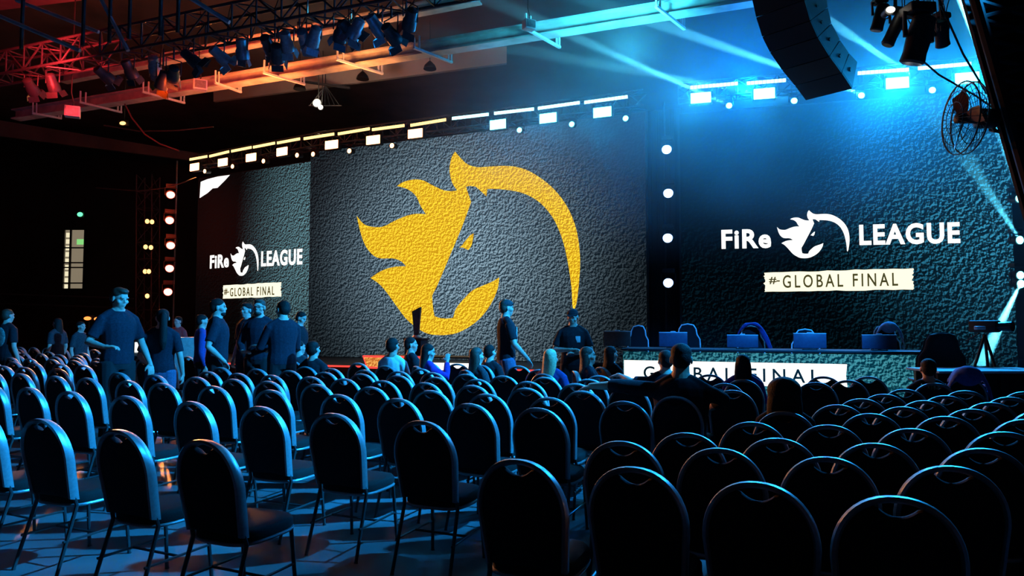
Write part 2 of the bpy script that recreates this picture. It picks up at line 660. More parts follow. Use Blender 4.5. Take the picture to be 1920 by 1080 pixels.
M_stage = mat('black_stage_deck', (0.02, 0.02, 0.022), 0.45, noise=0.3, nscale=3)
dirS = (stB - stA).normalized()
deskdir = Vector((dkB.x - dkA.x, dkB.y - dkA.y, 0)).normalized()
deskn = Vector((-deskdir.y, deskdir.x, 0))
r0 = dkA - deskn * 0.15 - deskdir * 0.5
r1 = dkB - deskn * 0.15 + deskdir * 5.0
s0 = stA - dirS * 2.5
back_l = S_L.org - S_L.d * 5
pl = slab('stage_platform', [s0, stB, stB + n_m * 6, S_L.org + S_L.n * 0.4 + S_L.d * 1, back_l], 0.0, 0.40, M_stage)
tag(pl, 'low black stage platform with red lit edge below the yellow horse', 'stage')
pr = slab('stage_platform', [r0, r1, r1 + deskn * 6, r0 + deskn * 6.5], 0.0, 0.25, M_stage)
tag(pr, 'black stage platform carrying the long player desk', 'stage')
strip = MB()
e0, e1 = s0 + Vector((0, -0.02, 0)), stB + Vector((0, -0.02, 0))
strip.tube([(e0.x, e0.y - 0.02, 0.375), (e1.x, e1.y - 0.02, 0.375)], 0.022, 6)
so = strip.build('edge_light', E_redstrip, pl)
so['label'] = 'glowing red edge strip'

# player desk with led front
desk = thing('player_desk', 'long desk with led front showing rock and a cream banner', 'desk', (dkA.x, dkA.y, 0.25), math.atan2(deskdir.y, deskdir.x))
dw = math.hypot(dkB.x - dkA.x, dkB.y - dkA.y)
dz = (dkA.z + dkB.z) / 2 - 0.25
m_desk = rock_screen('rock_video_desk', (0.0, 0.035, 0.06), (0.06, 0.34, 0.42), (3.2, 0.5), (4.5, 3.0), 0.35, 0.95, 13)
MB().box((dw / 2, 0.03, dz / 2 - 0.02), (dw, 0.06, dz - 0.04)).build('front_panel', m_desk, desk, smooth=False)
MB().box((dw / 2, 0.40, dz), (dw + 0.06, 0.85, 0.04), b=0.008).build('tabletop', M_black, desk, smooth=False)
for k in range(4):
    MB().box((0.05 + (dw - 0.1) * k / 3, 0.55, dz / 2 - 0.02), (0.05, 0.5, dz - 0.04)).build('leg', M_black, desk, smooth=False)


class Face:          # lets the screen lettering helper work on the desk front
    pass


DF = Face()
DF.root = desk
DF.p0, DF.n, DF.d, DF.org = Vector((dkA.x, dkA.y, 0)), deskn, deskdir, Vector((dkA.x, dkA.y, 0.25))
DF.uv = lambda px, py: Screen.uv(DF, px, py)
u0, v1 = DF.uv(1163, 675)
u1, v1b = DF.uv(1588, 683)
v0 = DF.uv(1588, 728)[1]
b = MB().prism([(max(u0, 0.02), v0), (u1, v0), (u1 - 0.02, (v0 + v1) / 2), (u1, v1b), (max(u0, 0.02), v1)], -0.012, 0.0)
bo = b.build('banner', emat('white_desk_content', (1.0, 0.97, 0.86), 1.6), desk, smooth=False)
bo['label'] = 'glowing cream banner'
ua, va = DF.uv(1207, 716)
ub, vb = DF.uv(1537, 716)
vt = DF.uv(1400, 690)[1]
o = Screen.text(DF, 'lettering', 'GLOBAL FINAL', ua, ub, v0 + 0.07, vt, mat('dark_desk_letters', (0.03, 0.03, 0.01), 0.6, noise=0.2), t=0.01, bold=0.012, space=1.5)
for v in o.data.vertices:
    v.co.y -= 0.033

# ------------------------------------------------------------------ stage trusses and fixtures
def truss(name, label, a, b, size=0.4, r=0.025, m=None, seg=None, faces=4, cat='truss', group=None, up=Vector((0, 0, 1))):
    a, b = Vector(a), Vector(b)
    t = (b - a).normalized()
    L = (b - a).length
    u = (up - t * up.dot(t)).normalized()
    v = t.cross(u)
    root = thing(name, label, cat, a, 0, group)
    cs = [(u * i + v * j) * size / 2 for i, j in ((1, 1), (1, -1), (-1, -1), (-1, 1))]
    for c in cs:
        MB().tube([c, c + t * L], r, 8).build('chord', m or M_truss, root)
    br = MB()
    n = seg or max(2, int(L / (size * 1.1)))
    for k in range(n):
        p, q = t * (L * k / n), t * (L * (k + 1) / n)
        for f in range(4):
            c0, c1 = cs[f], cs[(f + 1) % 4]
            if k % 2:
                c0, c1 = c1, c0
            br.tube([p + c0, q + c1], r * 0.6, 5)
        for f in range(4):
            br.tube([p + cs[f], p + cs[(f + 1) % 4]], r * 0.6, 5)
    br.build('lattice', m or M_truss, root)
    return root


SEGS = [(A_L, A_M, 387, 598), (A_M, A_C, 598, 1177), (A_R0, A_R1, 1294, 1822)]
for (p, q, x0, x1), nm in zip(SEGS, ('narrow left screen', 'yellow horse screen', 'screen behind the player desk')):
    d = (q - p).normalized()
    nn = Vector((-d.y, d.x, 0))
    ex = 0.6 if x0 == 387 else (0.0 if x0 == 598 else 0.3)
    ey = 1.0 if x0 == 1294 else (0.3 if x0 == 598 else 0.0)
    truss('overhead_truss', 'black box truss carrying the lamps over the ' + nm, p - d * ex + nn * 0.28 + Vector((0, 0, -0.05)), q + d * (0.1 + ey) + nn * 0.28 + Vector((0, 0, -0.05)), 0.42, 0.028)


def seg_at(px):
    p, q, x0, x1 = SEGS[0] if px < 598 else (SEGS[1] if px < 1240 else SEGS[2])
    d = (q - p)
    d.z = 0
    d.normalize()
    return p, d, Vector((-d.y, d.x, 0))


BARS = [((355, 299), (388, 293)), ((392, 293), (429, 284)), ((433, 283.5), (471, 276)), ((474, 276), (515, 268)), ((519, 268), (562, 260)),
        ((569, 260), (626, 251)), ((633, 251), (693, 241)), ((697, 243), (758, 235)), ((769, 235), (836, 224)),
        ((847, 222), (916, 214)), ((926, 212.5), (1001, 204)), ((1008, 203), (1087, 192)), ((1095, 192), (1177, 181)),
        ((1294, 164), (1384, 156)), ((1400, 156), (1474, 150)), ((1608, 137), (1705, 130)), ((1721, 128), (1822, 119))]
ext = BARS[:14] + [((1488, 148), (1592, 139.5))] + BARS[14:]
BARS = BARS[:15] + [((1490, 148), (1592, 139))] + BARS[15:]
for i, (a, c) in enumerate(BARS):
    p0, d, nn = seg_at((a[0] + c[0]) / 2)
    P, Q = on_plane(*a, p0, nn), on_plane(*c, p0, nn)
    warm = i < 9
    root = thing('led_light_bar', ('warm glowing' if warm else 'cyan white glowing') + ' led bar, %s from the left on the stage truss' % ORD[i + 1], 'stage light', (P + Q) / 2, math.atan2(d.y, d.x), 'led bars along the stage truss')
    L = (Vector((Q.x - P.x, Q.y - P.y, 0))).length
    tl = math.atan2(Q.z - P.z, L)
    R = Matrix.Rotation(-tl, 3, 'Y')
    MB().box((0, 0.06, 0), (L, 0.07, 0.10), R).build('housing', M_black, root, smooth=False)
    e = MB()
    k = max(6, int(L / 0.09))
    for j in range(k):
        e.box(R @ Vector((-L / 2 + L * (j + 0.5) / k, 0.015, 0)), (L / k * 0.86, 0.03, 0.085), R)
    e.build('led_row', E_warm if warm else E_cy, root, smooth=False)

BLIND = [(364, 313), (417, 304), (470, 295), (528, 284), (621, 271), (699, 262), (778, 250), (933, 233), (1027, 221), (1129, 210), (1314, 183), (1433, 175), (1683, 155), (1814, 146)]
for i, (px, py) in enumerate(BLIND):
    p0, d, nn = seg_at(px)
    P = on_plane(px, py, p0 - nn * 0.05, nn)
    warm = i < 7
    root = thing('blinder_light', ('orange white glowing' if warm else 'cyan white glowing') + ' square blinder, %s from the left below the stage truss' % ORD[i + 1], 'stage light', P, math.atan2(d.y, d.x), 'blinders along the stage truss')
    wd, hh = 0.50, 0.27
    MB().box((0, 0.10, 0), (wd + 0.06, 0.16, hh + 0.06), b=0.02).build('housing', M_black, root, smooth=False)
    MB().box((0, 0.015, 0), (wd, 0.03, hh), b=0.012).build('lens', E_warmb if warm else E_cyb, root)
    MB().tube([(-wd / 2 - 0.05, 0.1, 0), (-wd / 2 - 0.05, 0.1, 0.26), (wd / 2 + 0.05, 0.1, 0.26), (wd / 2 + 0.05, 0.1, 0)], 0.012, 6).build('yoke', M_black, root)
    for (wx, wy, en) in WASH:
        if wx == px:
            lo = P - nn * 0.12
            tgt = Vector((-2.5, 4.0, 0.9)) if px < 1200 else Vector((-1.5 - (px > 1600) * 1.0, 5.0, 0.9))
            lamp('wash_lamp', 'SPOT', lo, tgt, CYAN, en, 75, 0.8, 0.25)
    if warm:
        lamp('warm_lamp', 'SPOT', P - nn * 0.12, Vector((-1.5, 7.0, 1.0)), WARM, 380 if i < 5 else 90, 70, 0.8, 0.25)

ROUND = [(384, 321), (436, 312), (494, 302), (557, 291), (587, 289), (655, 283), (735, 273), (974, 244), (1072, 233), (1173, 222), (1367, 198), (1489, 189), (1615, 179), (1748, 169)]


def moving_head(name, label, P, rz, em, r=0.085, group=None, hang=False):
    root = thing(name, label, 'stage light', P, rz, group)
    MB().cyl((0, 0, 0), (0, 0.22, 0.03), r * 1.2, r * 0.95).build('head', M_black, root)
    MB().ell((0, -0.005, 0), (r, 0.02, r)).build('lens', em, root)
    y = MB()
    y.tube([(-r * 1.4, 0.11, 0), (-r * 1.4, 0.11, r * 1.9), (r * 1.4, 0.11, r * 1.9), (r * 1.4, 0.11, 0)], 0.014, 6)
    y.build('yoke', M_black, root)
    MB().box((0, 0.11, r * 2.5), (r * 2.4, 0.18, r * 0.9), b=0.01).build('base', M_black, root, smooth=False)
    if hang == 'back':
        MB().tube([(0, 0.15, 0), (0, 0.60, 0)], 0.03, 6).build('bracket', M_black, root)
    elif hang:
        MB().tube([(0, 0.11, r * 2.6), (0, 0.30, r * 2.6 + 0.05), (0, 0.30, r * 2.6 + 0.32)], 0.02, 6).build('clamp', M_black, root)
    return root


for i, (px, py) in enumerate(ROUND):
    p0, d, nn = seg_at(px)
    P = on_plane(px, py, p0 - nn * 0.05, nn)
    moving_head('moving_head_light', ('small round orange' if i < 7 else 'small round cyan') + ' moving lamp, %s from the left under the stage truss' % ORD[i + 1], P, math.atan2(d.y, d.x), E_warmb if i < 7 else E_cyb, 0.075, 'small round lamps along the stage truss', True)

# lamp columns: between the screens and on the red tower at the left
colP = at(1252, 446, 17.9)
truss('column_truss', 'dark upright truss between the yellow horse screen and the right screen', (colP.x + 0.02, colP.y + 0.35, 0.25), (colP.x + 0.02, colP.y + 0.35, 7.5), 0.42, 0.028)
dr = MB()
for k in range(24):
    x0 = -0.6 + k * 0.05
    dr.box((x0, 0.03 * math.sin(k * 1.9), 3.7), (0.06, 0.05, 6.9))
dro = dr.build('black_curtain', M_drape, smooth=False)
dro.location = (colP.x + 0.02, colP.y + 0.75, 0.25)
dro.rotation_euler = (0, 0, -0.35)
tag(dro, 'black curtain closing the gap between the yellow horse screen and right screen', 'curtain')
for k, (px, py) in enumerate([(1250, 280), (1253, 362), (1252, 446), (1253, 530)]):
    moving_head('column_light', 'blue white round lamp, %s from the top of the middle lamp column' % ORD[k + 1], at(px, py, 17.7), -0.3, E_blue, 0.125, 'lamps on the middle column')

tw = at(318, 460, 25.0)
truss('tower_truss', 'silver lamp tower truss glowing red beside the left screen', (tw.x, tw.y + 0.4, 0.0), (tw.x, tw.y + 0.4, 7.6), 0.75, 0.03, M_alu)
for k, (px, py) in enumerate([(320, 365), (318, 413), (320, 460), (318, 503), (315, 547)]):
    P = at(px, py, 24.88)
    moving_head('tower_light', 'red white round lamp, %s from the top of the red tower' % ORD[k + 1], P, 0.4, E_red, 0.14, 'lamps on the red tower', 'back')
    lamp('red_glow', 'POINT', P + Vector((0, -0.35, 0.1)), None, RED, 25 if k < 3 else 6, radius=0.1)
for k, (px, py) in enumerate([(276, 415), (285, 416), (273, 463), (283, 464), (272, 509), (279, 509), (276, 555)]):
    P = at(px, py, 26.5)
    o = thing('amber_lamp', 'small amber lamp beside the red tower, %s counting down from the top' % ORD[k + 1], 'lamp', P, 0.4, 'amber lamps beside the red tower')
    MB().ell((0, 0, 0), (0.075, 0.03, 0.09)).build('bulb', E_amb, o)
    MB().cyl((0, 0.02, 0), (0, 0.2, 0), 0.1).build('housing', M_black, o)
truss('tower_truss', 'dark lamp tower truss with amber lamps behind the red tower', at(278, 610, 26.9) * 1 + Vector((0, 0, -1.4)), at(278, 330, 26.9), 0.6, 0.025)

# right edge column with beams
rc = at(1921, 470, 15.0)
truss('column_truss', 'dark upright truss at the right end of the right screen', (rc.x + 0.25, rc.y + 0.3, 0.25), (rc.x + 0.25, rc.y + 0.3, 7.6), 0.5, 0.03)
RCOL = [(1911, 372), (1912, 450), (1913, 516), (1914, 532)]
for k, (px, py) in enumerate(RCOL):
    moving_head('column_light', 'cyan white lamp, %s from the top of the right edge column' % ORD[k + 1], at(px, py, 14.8), 0.1, E_cyb, 0.09, 'lamps on the right edge column')

# ------------------------------------------------------------------ haze in the air over the stage and its beams
hz = MB().box((6.2, 12.6, 4.95), (24, 13.6, 8.5)).build('haze', M_black, smooth=False)
hm = bpy.data.materials.new('stage_haze')
hm.use_nodes = True
HAZE = 0.055
nt = hm.node_tree
nt.nodes.clear()
out = nt.nodes.new('ShaderNodeOutputMaterial')
vs_ = nt.nodes.new('ShaderNodeVolumeScatter')
vs_.inputs['Anisotropy'].default_value = 0.2
vs_.inputs['Color'].default_value = (1, 1, 1, 1)
tc = nt.nodes.new('ShaderNodeTexCoord')
sp = nt.nodes.new('ShaderNodeSeparateXYZ')
nt.links.new(tc.outputs['Object'], sp.inputs[0])


def ramp(src, a, b, lo=0.0, hi=1.0):
    m_ = nt.nodes.new('ShaderNodeMapRange')
    m_.interpolation_type = 'SMOOTHSTEP'
    nt.links.new(src, m_.inputs['Value'])
    for k_, v_ in (('From Min', a), ('From Max', b), ('To Min', lo), ('To Max', hi)):
        m_.inputs[k_].default_value = v_
    return m_.outputs['Result']


def mth(op, a, b):
    m_ = nt.nodes.new('ShaderNodeMath')
    m_.operation = op
    for k_, q_ in enumerate((a, b)):
        if isinstance(q_, (int, float)):
            m_.inputs[k_].default_value = q_
        else:
            nt.links.new(q_, m_.inputs[k_])
    return m_.outputs[0]


# smoke hangs under the roof on the right, thinning downward and to the left, with one low patch at the right end
nz = nt.nodes.new('ShaderNodeTexNoise')
nz.inputs['Scale'].default_value = 0.45
nz.inputs['Detail'].default_value = 2
nt.links.new(tc.outputs['Object'], nz.inputs['Vector'])
wisp = ramp(nz.outputs['Fac'], 0.3, 0.7, 0.45, 1.3)
high = mth('MULTIPLY', ramp(sp.outputs['Z'], 2.6, 7.2), mth('MULTIPLY', ramp(sp.outputs['X'], -3.2, 3.0), ramp(sp.outputs['Y'], 11.0, 13.2)))
low = mth('MULTIPLY', ramp(sp.outputs['X'], 7.5, 10.5), 0.25)
nt.links.new(mth('MULTIPLY', mth('MULTIPLY', mth('MAXIMUM', high, low), wisp), HAZE), vs_.inputs['Density'])
nt.links.new(vs_.outputs[0], out.inputs['Volume'])
hz.data.materials.clear()
hz.data.materials.append(hm)
tag(hz, 'thin blue lit haze hanging over the right half of the stage', 'haze', kind='stuff')

BEAMS = [((1619, 178), 16.8, (1200, 33), 12.0, 2600, 3.0), ((1735, 160), 16.4, (1560, 45), 13.9, 22000, 5.5), ((1367, 197), 17.4, (1060, 61), 13.0, 1500, 3.5),
         ((1489, 188), 17.0, (985, 95), 13.5, 1000, 3.5), ((1870, 190), 15.6, (1815, 10), 13.4, 16000, 8.0),
         ((1914, 531), 14.7, (1830, 700), 12.9, 7000, 8.0), ((1912, 449), 14.7, (1880, 400), 13.6, 700, 6.0), ((1911, 371), 14.7, (1888, 290), 13.4, 700, 6.0)]
for (a, da, c, dc, en, sz) in BEAMS:
    A, C = at(*a, da), at(*c, dc)
    lamp('beam_lamp', 'SPOT', A, C, (0.10, 0.70, 1.0), en * 150, sz * 0.55, 0.15, 0.03)
# broad floods of the same rig, washing the haze, the right screen and the roof
lamp('flood_lamp', 'SPOT', at(1683, 155, 15.9), at(1560, 330, 13.5), (0.001, 0.24, 1.0), 2700, 120, 0.9, 0.3)
lamp('flood_lamp', 'SPOT', at(1400, 165, 17.2), at(1330, 90, 12.0), (0.001, 0.20, 1.0), 4200, 120, 0.9, 0.3)
lamp('flood_lamp', 'SPOT', at(1840, 150, 15.5), at(1780, 60, 11.5), (0.001, 0.34, 1.0), 2400, 110, 0.9, 0.3)

# ------------------------------------------------------------------ roof steel
def ibeam(name, label, a, b, h=0.3, wd=0.24, m=None):
    a, b = Vector(a), Vector(b)
    t = (b - a).normalized()
    v = Vector((0, 0, 1))
    u = t.cross(v).normalized()
    v = u.cross(t).normalized()
    R = Matrix((u, t, v)).transposed()
    L = (b - a).length
    root = thing(name, label, 'beam', (a + b) / 2, 0)
    MB().box((0, 0, 0), (0.03, L, h), R).build('web', m or M_steel, root, smooth=False)
    MB().box(v * (h / 2), (wd, L, 0.035), R).build('flange', m or M_steel, root, smooth=False)
    MB().box(-v * (h / 2), (wd, L, 0.035), R).build('flange', m or M_steel, root, smooth=False)
    return root


BZ = 7.8
bA, bB = at_z(30, 216, BZ), at_z(1420, -8, BZ)
ibeam('roof_beam', 'long steel roof beam lit orange then blue, over the hall', bA, bB, 0.26, 0.3)
b2a, b2b = at_z(120, 148, BZ + 0.9), at_z(900, -5, BZ + 0.9)
ibeam('roof_beam', 'steel roof beam just above the hanging cans, red at its left end', b2a, b2b, 0.22, 0.22)
def on_line(a, b, px):
    """the point of a bar a-b seen at picture column px"""
    return min((a.lerp(b, t / 400) for t in range(401)), key=lambda p: abs(960 + FPX * p.x / (p.y * math.cos(PITCH) + (p.z - CAMZ) * math.sin(PITCH)) - px))


bd = (bB - bA).normalized()
bn = Vector((bd.y, -bd.x, 0))
# brackets under the beam
BR = [((60, 202), (118, 213)), ((150, 187), (232, 207)), ((268, 168), (350, 190)), ((402, 158), (452, 176)), ((495, 130), (575, 153)), ((630, 103), (720, 131)),
      ((775, 77), (850, 107)), ((985, 37), (1053, 76)), ((1232, -6), (1288, 40))]
for k, (a, c) in enumerate(BR):
    A = at_z(*a, BZ - 0.28)
    C = at_z(*c, BZ - 0.28)
    mid = on_line(bA, bB, (a[0] + c[0]) / 2) + Vector((0, 0, -0.172))
    dd = C - A
    dd.z = 0
    L = max(0.6, min(1.7, dd.length))
    root = thing('hanging_bracket', 'pale metal channel bracket under the long roof beam, %s from the left' % ORD[k + 1], 'bracket', mid, math.atan2(dd.y, dd.x), 'brackets under the roof beam')
    MB().box((0, 0, 0), (L, 0.06, 0.05)).build('crossbar', M_white, root, smooth=False)
    for x in (-0.48, -0.36, 0.40, 0.48):
        MB().box((x * L, 0, 0.16), (0.035, 0.035, 0.32)).build('hanger', M_white, root, smooth=False)
for (px, py, dpt, sz, nm) in [(375, 160, 14.6, 0.28, 'grey junction box hanging beneath the orange stretch of the roof beam'), (136, 210, 15, 0.30, 'grey junction box hanging lowest at the left of the roof beam'),
                              (992, 47, 13.2, 0.24, 'white junction box on the cyan lit bracket of the roof beam')]:
    o = thing('junction_box', nm, 'box', at(px, py, dpt), 0.5)
    MB().box((0, 0, 0), (sz, sz * 0.7, sz * 0.8), b=0.015).build('body', M_white, o, smooth=False)
    MB().box((0, -sz * 0.36, 0), (sz * 0.8, 0.012, sz * 0.6), b=0.004).build('lid', M_canb, o, smooth=False)
    MB().tube([(0, 0, sz * 0.4), (0.02, 0, sz * 0.7), (-0.03, 0, sz * 1.4), (0.0, 0, 11.0 - at(px, py, dpt).z)], 0.012, 6).build('cable', M_cable, o)

# front lighting truss with cans
fA, fB = at_z(-60, 141, 7.15), at_z(980, -62, 7.15)
truss('lighting_truss', 'box truss loaded with spotlight cans, red lit at its left end', fA, fB, 0.5, 0.03, M_truss)
fd = (fB - fA).normalized()
CANS = [(196, 140, 0), (243, 118, 0), (290, 108, 1), (328, 138, 0), (308, 150, 2), (358, 88, 0), (412, 104, 1), (455, 70, 1), (503, 74, 0), (522, 100, 0), (537, 62, 1),
        (572, 36, 1), (589, 68, 1), (640, 40, 0), (667, 52, 1), (706, 34, 1), (735, 64, 0), (655, 15, 0), (770, 20, 0), (100, 150, 0), (60, 158, 0)]
for k, (px, py, c) in enumerate(CANS):
    bar = on_line(fA, fB, px)
    P = Vector((bar.x, bar.y, min(6.62, at(px, py, bar.y).z)))
    drop = bar.z - 0.24 - P.z
    root = thing('spotlight_can', 'dark spotlight can hanging under the front lighting truss, %s from the left' % ORD[1 + sorted(range(len(CANS)), key=lambda q: CANS[q][0]).index(k)], 'spotlight', P, random.uniform(-0.6, 0.6), 'spotlight cans under the front truss')
    tl = random.uniform(0.35, 1.25)
    ax = Vector((random.uniform(-0.8, 0.8), math.cos(tl), -math.sin(tl))).normalized()
    r = 0.105
    body = MB()
    body.tube([-ax * 0.20, -ax * 0.17, -ax * 0.02, ax * 0.02, ax * 0.17], [r * 0.55, r * 0.9, r * 0.95, r * 1.15, r * 1.2], 16)
    body.build('body', M_canb if c == 1 else M_can, root)
    MB().cyl(ax * 0.172, ax * 0.186, r * 1.05).build('lens', M_glass if c < 2 else M_amber, root)
    y = MB()
    s = Vector((1, 0, 0)) - ax * ax.x
    s.normalize()
    y.tube([s * r * 1.25, s * r * 1.3 + Vector((0, 0, 0.28)), -s * r * 1.3 + Vector((0, 0, 0.28)), -s * r * 1.25], 0.014, 6)
    y.tube([(0, 0, 0.28), (0, 0, max(0.30, drop))], 0.018, 6)
    y.build('yoke', M_can, root)
    uu = Vector((0, 0, 1)) - ax * ax.z
    uu.normalize()
    Rm = Matrix((s, ax, uu)).transposed()
    bdm = MB()
    for sg in (-1, 1):
        bdm.box(ax * 0.23 + uu * sg * r * 1.35, (r * 2.0, 0.12, 0.008), Rm @ Matrix.Rotation(sg * 0.35, 3, 'X'))
        bdm.box(ax * 0.23 + s * sg * r * 1.35, (0.008, 0.12, r * 2.0), Rm @ Matrix.Rotation(-sg * 0.35, 3, 'Z'))
    bdm.build('barn_doors', M_amber if c == 2 else (M_canb if c == 1 else M_can), root, smooth=False)

# roof web trusses in the upper left and their sheeting
rt = [((-20, 22), (150, 95), 11.5), ((355, -5), (430, 42), 10.5), ((30, 0), (185, 60), 12.5), ((190, 0), (240, 95), 12.0)]
for k, (a, c, d) in enumerate(rt):
    o = thing('roof_brace', 'thin steel roof brace in the red lit corner, %s from the left' % ['first', 'fourth', 'second', 'third'][k], 'brace', at(*a, d), 0, 'roof braces')
    MB().tube([(0, 0, 0), at(*c, d) - at(*a, d)], 0.035, 6).build('bar', M_steel, o)
for k, (px, dd) in enumerate([(40, 12), (155, 12), (205, 12), (242, 12), (300, 11.5), (333, 11.3)]):
    o = thing('roof_hanger', 'upright steel roof hanger above the red lit truss, %s from the left' % ORD[k + 1], 'hanger', at(px, 92 - k * 6, dd), 0, 'roof hangers')
    MB().tube([(0, 0, 0), (0, 0, 2.2)], 0.035, 6).build('bar', M_truss, o)
rp = MB()
P0, P1 = at_z(-150, 60, 9.6), at_z(560, -40, 9.6)
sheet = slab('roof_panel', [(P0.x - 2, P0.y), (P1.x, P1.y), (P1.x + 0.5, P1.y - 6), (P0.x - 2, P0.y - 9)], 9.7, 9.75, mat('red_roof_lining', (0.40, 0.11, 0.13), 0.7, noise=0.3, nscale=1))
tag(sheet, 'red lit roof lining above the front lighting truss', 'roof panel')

# pale far roof strip with pendant lamps
q = [at(400, 190, 26), at(950, 118, 23), at(950, 84, 23), at(400, 152, 26)]
fw = MB()
fw.add([v for v in q] + [v + Vector((0, 0.15, 0)) for v in q], [(0, 1, 2, 3), (7, 6, 5, 4), (0, 4, 5, 1), (1, 5, 6, 2), (2, 6, 7, 3), (3, 7, 4, 0)])
fwo = fw.build('clerestory_panel', mat('pale_olive_panel', (0.32, 0.26, 0.20), 0.8, noise=0.25, nscale=0.5), smooth=False)
tag(fwo, 'pale brown roof panel far behind the orange lit beam', 'roof panel')
for k, (px, py) in enumerate([(562, 160), (680, 141), (806, 122)]):
    P = at(px, py, 22.0 - k * 0.5)
    o = thing('pendant_lamp', 'unlit black dome pendant under the far roof, %s from the left' % ORD[k + 1], 'pendant lamp', P, 0, 'dome pendants')
    MB().tube([(0, 0, 0.12), (0, 0, 0.06), (0, 0, -0.02), (0, 0, -0.11), (0, 0, -0.13)], [0.04, 0.10, 0.17, 0.2, 0.2], 18).build('shade', M_black, o)
    MB().cyl((0, 0, 0.12), (0, 0, 11.0 - P.z), 0.012).build('cord', M_black, o)
for k, (px, py, r) in enumerate([(594, 193, 0.13), (601, 201, 0.08)]):
    P = at(px, py, 23.2)
    o = thing('flood_light', ('larger' if k == 0 else 'smaller') + ' white floodlight burning in the dark roof above the orange led bars', 'lamp', P, 0)
    MB().ell((0, 0, 0), (r, 0.05, r)).build('lens', E_white, o)
    MB().cyl((0, 0.03, 0), (0, 0.25, 0.02), r * 1.2, r * 0.8).build('housing', M_black, o)
    MB().cyl((0, 0.2, 0), (0, 0.2, 11.0 - P.z), 0.015).build('hanger', M_black, o)
lamp('flood_glow', 'POINT', at(590, 185, 23.0), None, (1, 0.85, 0.6), 60, radius=0.2)
fan_t = MB()
P = at(610, 160, 24.4)
for k in range(7):
    fan_t.tube([(0, 0, 0), (-0.55 + k * 0.18, 0, -0.75)], 0.016, 5)
fan_t.tube([(-0.6, 0, -0.75), (0.6, 0, -0.75)], 0.02, 5)
fan_t.tube([(-0.9, 0, 0.15), (0.9, 0, -0.1)], 0.05, 6)
fan_t.tube([(0, 0, 0), (0, 0, 11.0 - P.z)], 0.02, 5)
fo = fan_t.build('fan_truss', M_truss)
fo.location = P
tag(fo, 'small fan shaped steel bracing over the white floodlight', 'brace')

# cables
CB = [([(234, 195), (248, 222), (272, 252), (300, 270), (336, 283)], 17, 'orange lit cable drooping from the roof beam to the stage truss'),
      ([(195, 235), (260, 246), (330, 245), (400, 238)], 20, 'thin dark red cable sagging under the roof at the left'),
      ([(180, 352), (260, 358), (310, 352), (345, 342), (368, 333)], 24, 'cable strung from the red tower to the left screen corner')]
for pts, d, lb in CB:
    o = MB().tube([at(*p, d) for p in pts], 0.02, 6).build('cable', M_cable)
    tag(o, lb, 'cable')

# upper left wall band, lit window, signs
q = [at(-80, 212, 30), at(400, 292, 33), at(400, 306, 33), at(-80, 245, 30)]
wb = MB()
wb.add([v for v in q] + [v + Vector((0, 0.2, 0)) for v in q], [(0, 1, 2, 3), (7, 6, 5, 4), (0, 4, 5, 1), (1, 5, 6, 2), (2, 6, 7, 3), (3, 7, 4, 0)])
wbo = wb.build('balcony_fascia', mat('brown_fascia', (0.20, 0.12, 0.09), 0.8, noise=0.3, nscale=0.7), smooth=False)
tag(wbo, 'dull brown balcony fascia high on the far left wall', 'fascia')
WD = 33.0
wa, wb_ = at(117, 542, WD), at(160, 430, WD)
wn = thing('window_1', None, None, (0, 0, 0))
st(wn)
ww, wh = wb_.x - wa.x, wb_.z - wa.z
wn.location = (wa.x, WD, wa.z)
pane = MB().box((ww / 2, 0.06, wh / 2), (ww, 0.02, wh)).build('pane', mat('lit_room_glass', (0.1, 0.1, 0.08), 0.5, emit=(1.0, 0.82, 0.55), es=0.22, noise=0.2, nscale=0.8), wn, smooth=False)
fr = MB()
for x in (0, 0.32 * ww, ww):
    fr.box((x, 0, wh / 2), (0.07, 0.08, wh + 0.07))
for z in (0, 0.1 * wh, 0.36 * wh, 0.44 * wh, 0.69 * wh, wh):
    fr.box((ww / 2, 0, z), (ww + 0.07, 0.08, 0.06))
fr.build('frame', M_black, wn, smooth=False)
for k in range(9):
    g = MB().box((0.16 * ww, 0.03, wh * (0.04 + 0.108 * k)), (0.16, 0.03, 0.22)).build('bright_block', mat('bright_glass_brick', (0.2, 0.2, 0.15), 0.4, emit=(1.0, 0.9, 0.6), es=0.9, noise=0.2), wn, smooth=False)  # bright emissive blocks stacked up one bay of the window
sg = MB().box((0.78 * ww, 0.02, 0.79 * wh), (0.36, 0.02, 0.26)).build('exit_sign', mat('green_sign_far', (0.05, 0.1, 0.05), 0.5, emit=(0.35, 1.0, 0.3), es=0.7, noise=0.2), None, smooth=False)
sg.location = wn.location
tag(sg, 'green exit sign inside the lit window on the far left wall', 'sign')
o = thing('exit_light', 'small green white lamp above the lit window on the far left wall', 'lamp', at(150, 402, WD), 0)
MB().ell((0, 0, 0), (0.14, 0.05, 0.11)).build('lens', E_green, o)
MB().box((0, 0.08, 0), (0.36, 0.1, 0.28)).build('housing', M_black, o, smooth=False)
MB().box((-0.2, 0.08, -0.45), (0.04, 0.04, 0.7)).build('mount', M_black, o, smooth=False)
rl = MB()
for z in (0.0, 0.45):
    rl.tube([at(-60, 549 + z * 40, 27), at(250, 560 + z * 40, 27)], 0.03, 6)
ro = rl.build('balcony_rail', M_truss)
tag(ro, 'thin dark balcony rail below the lit window', 'rail')
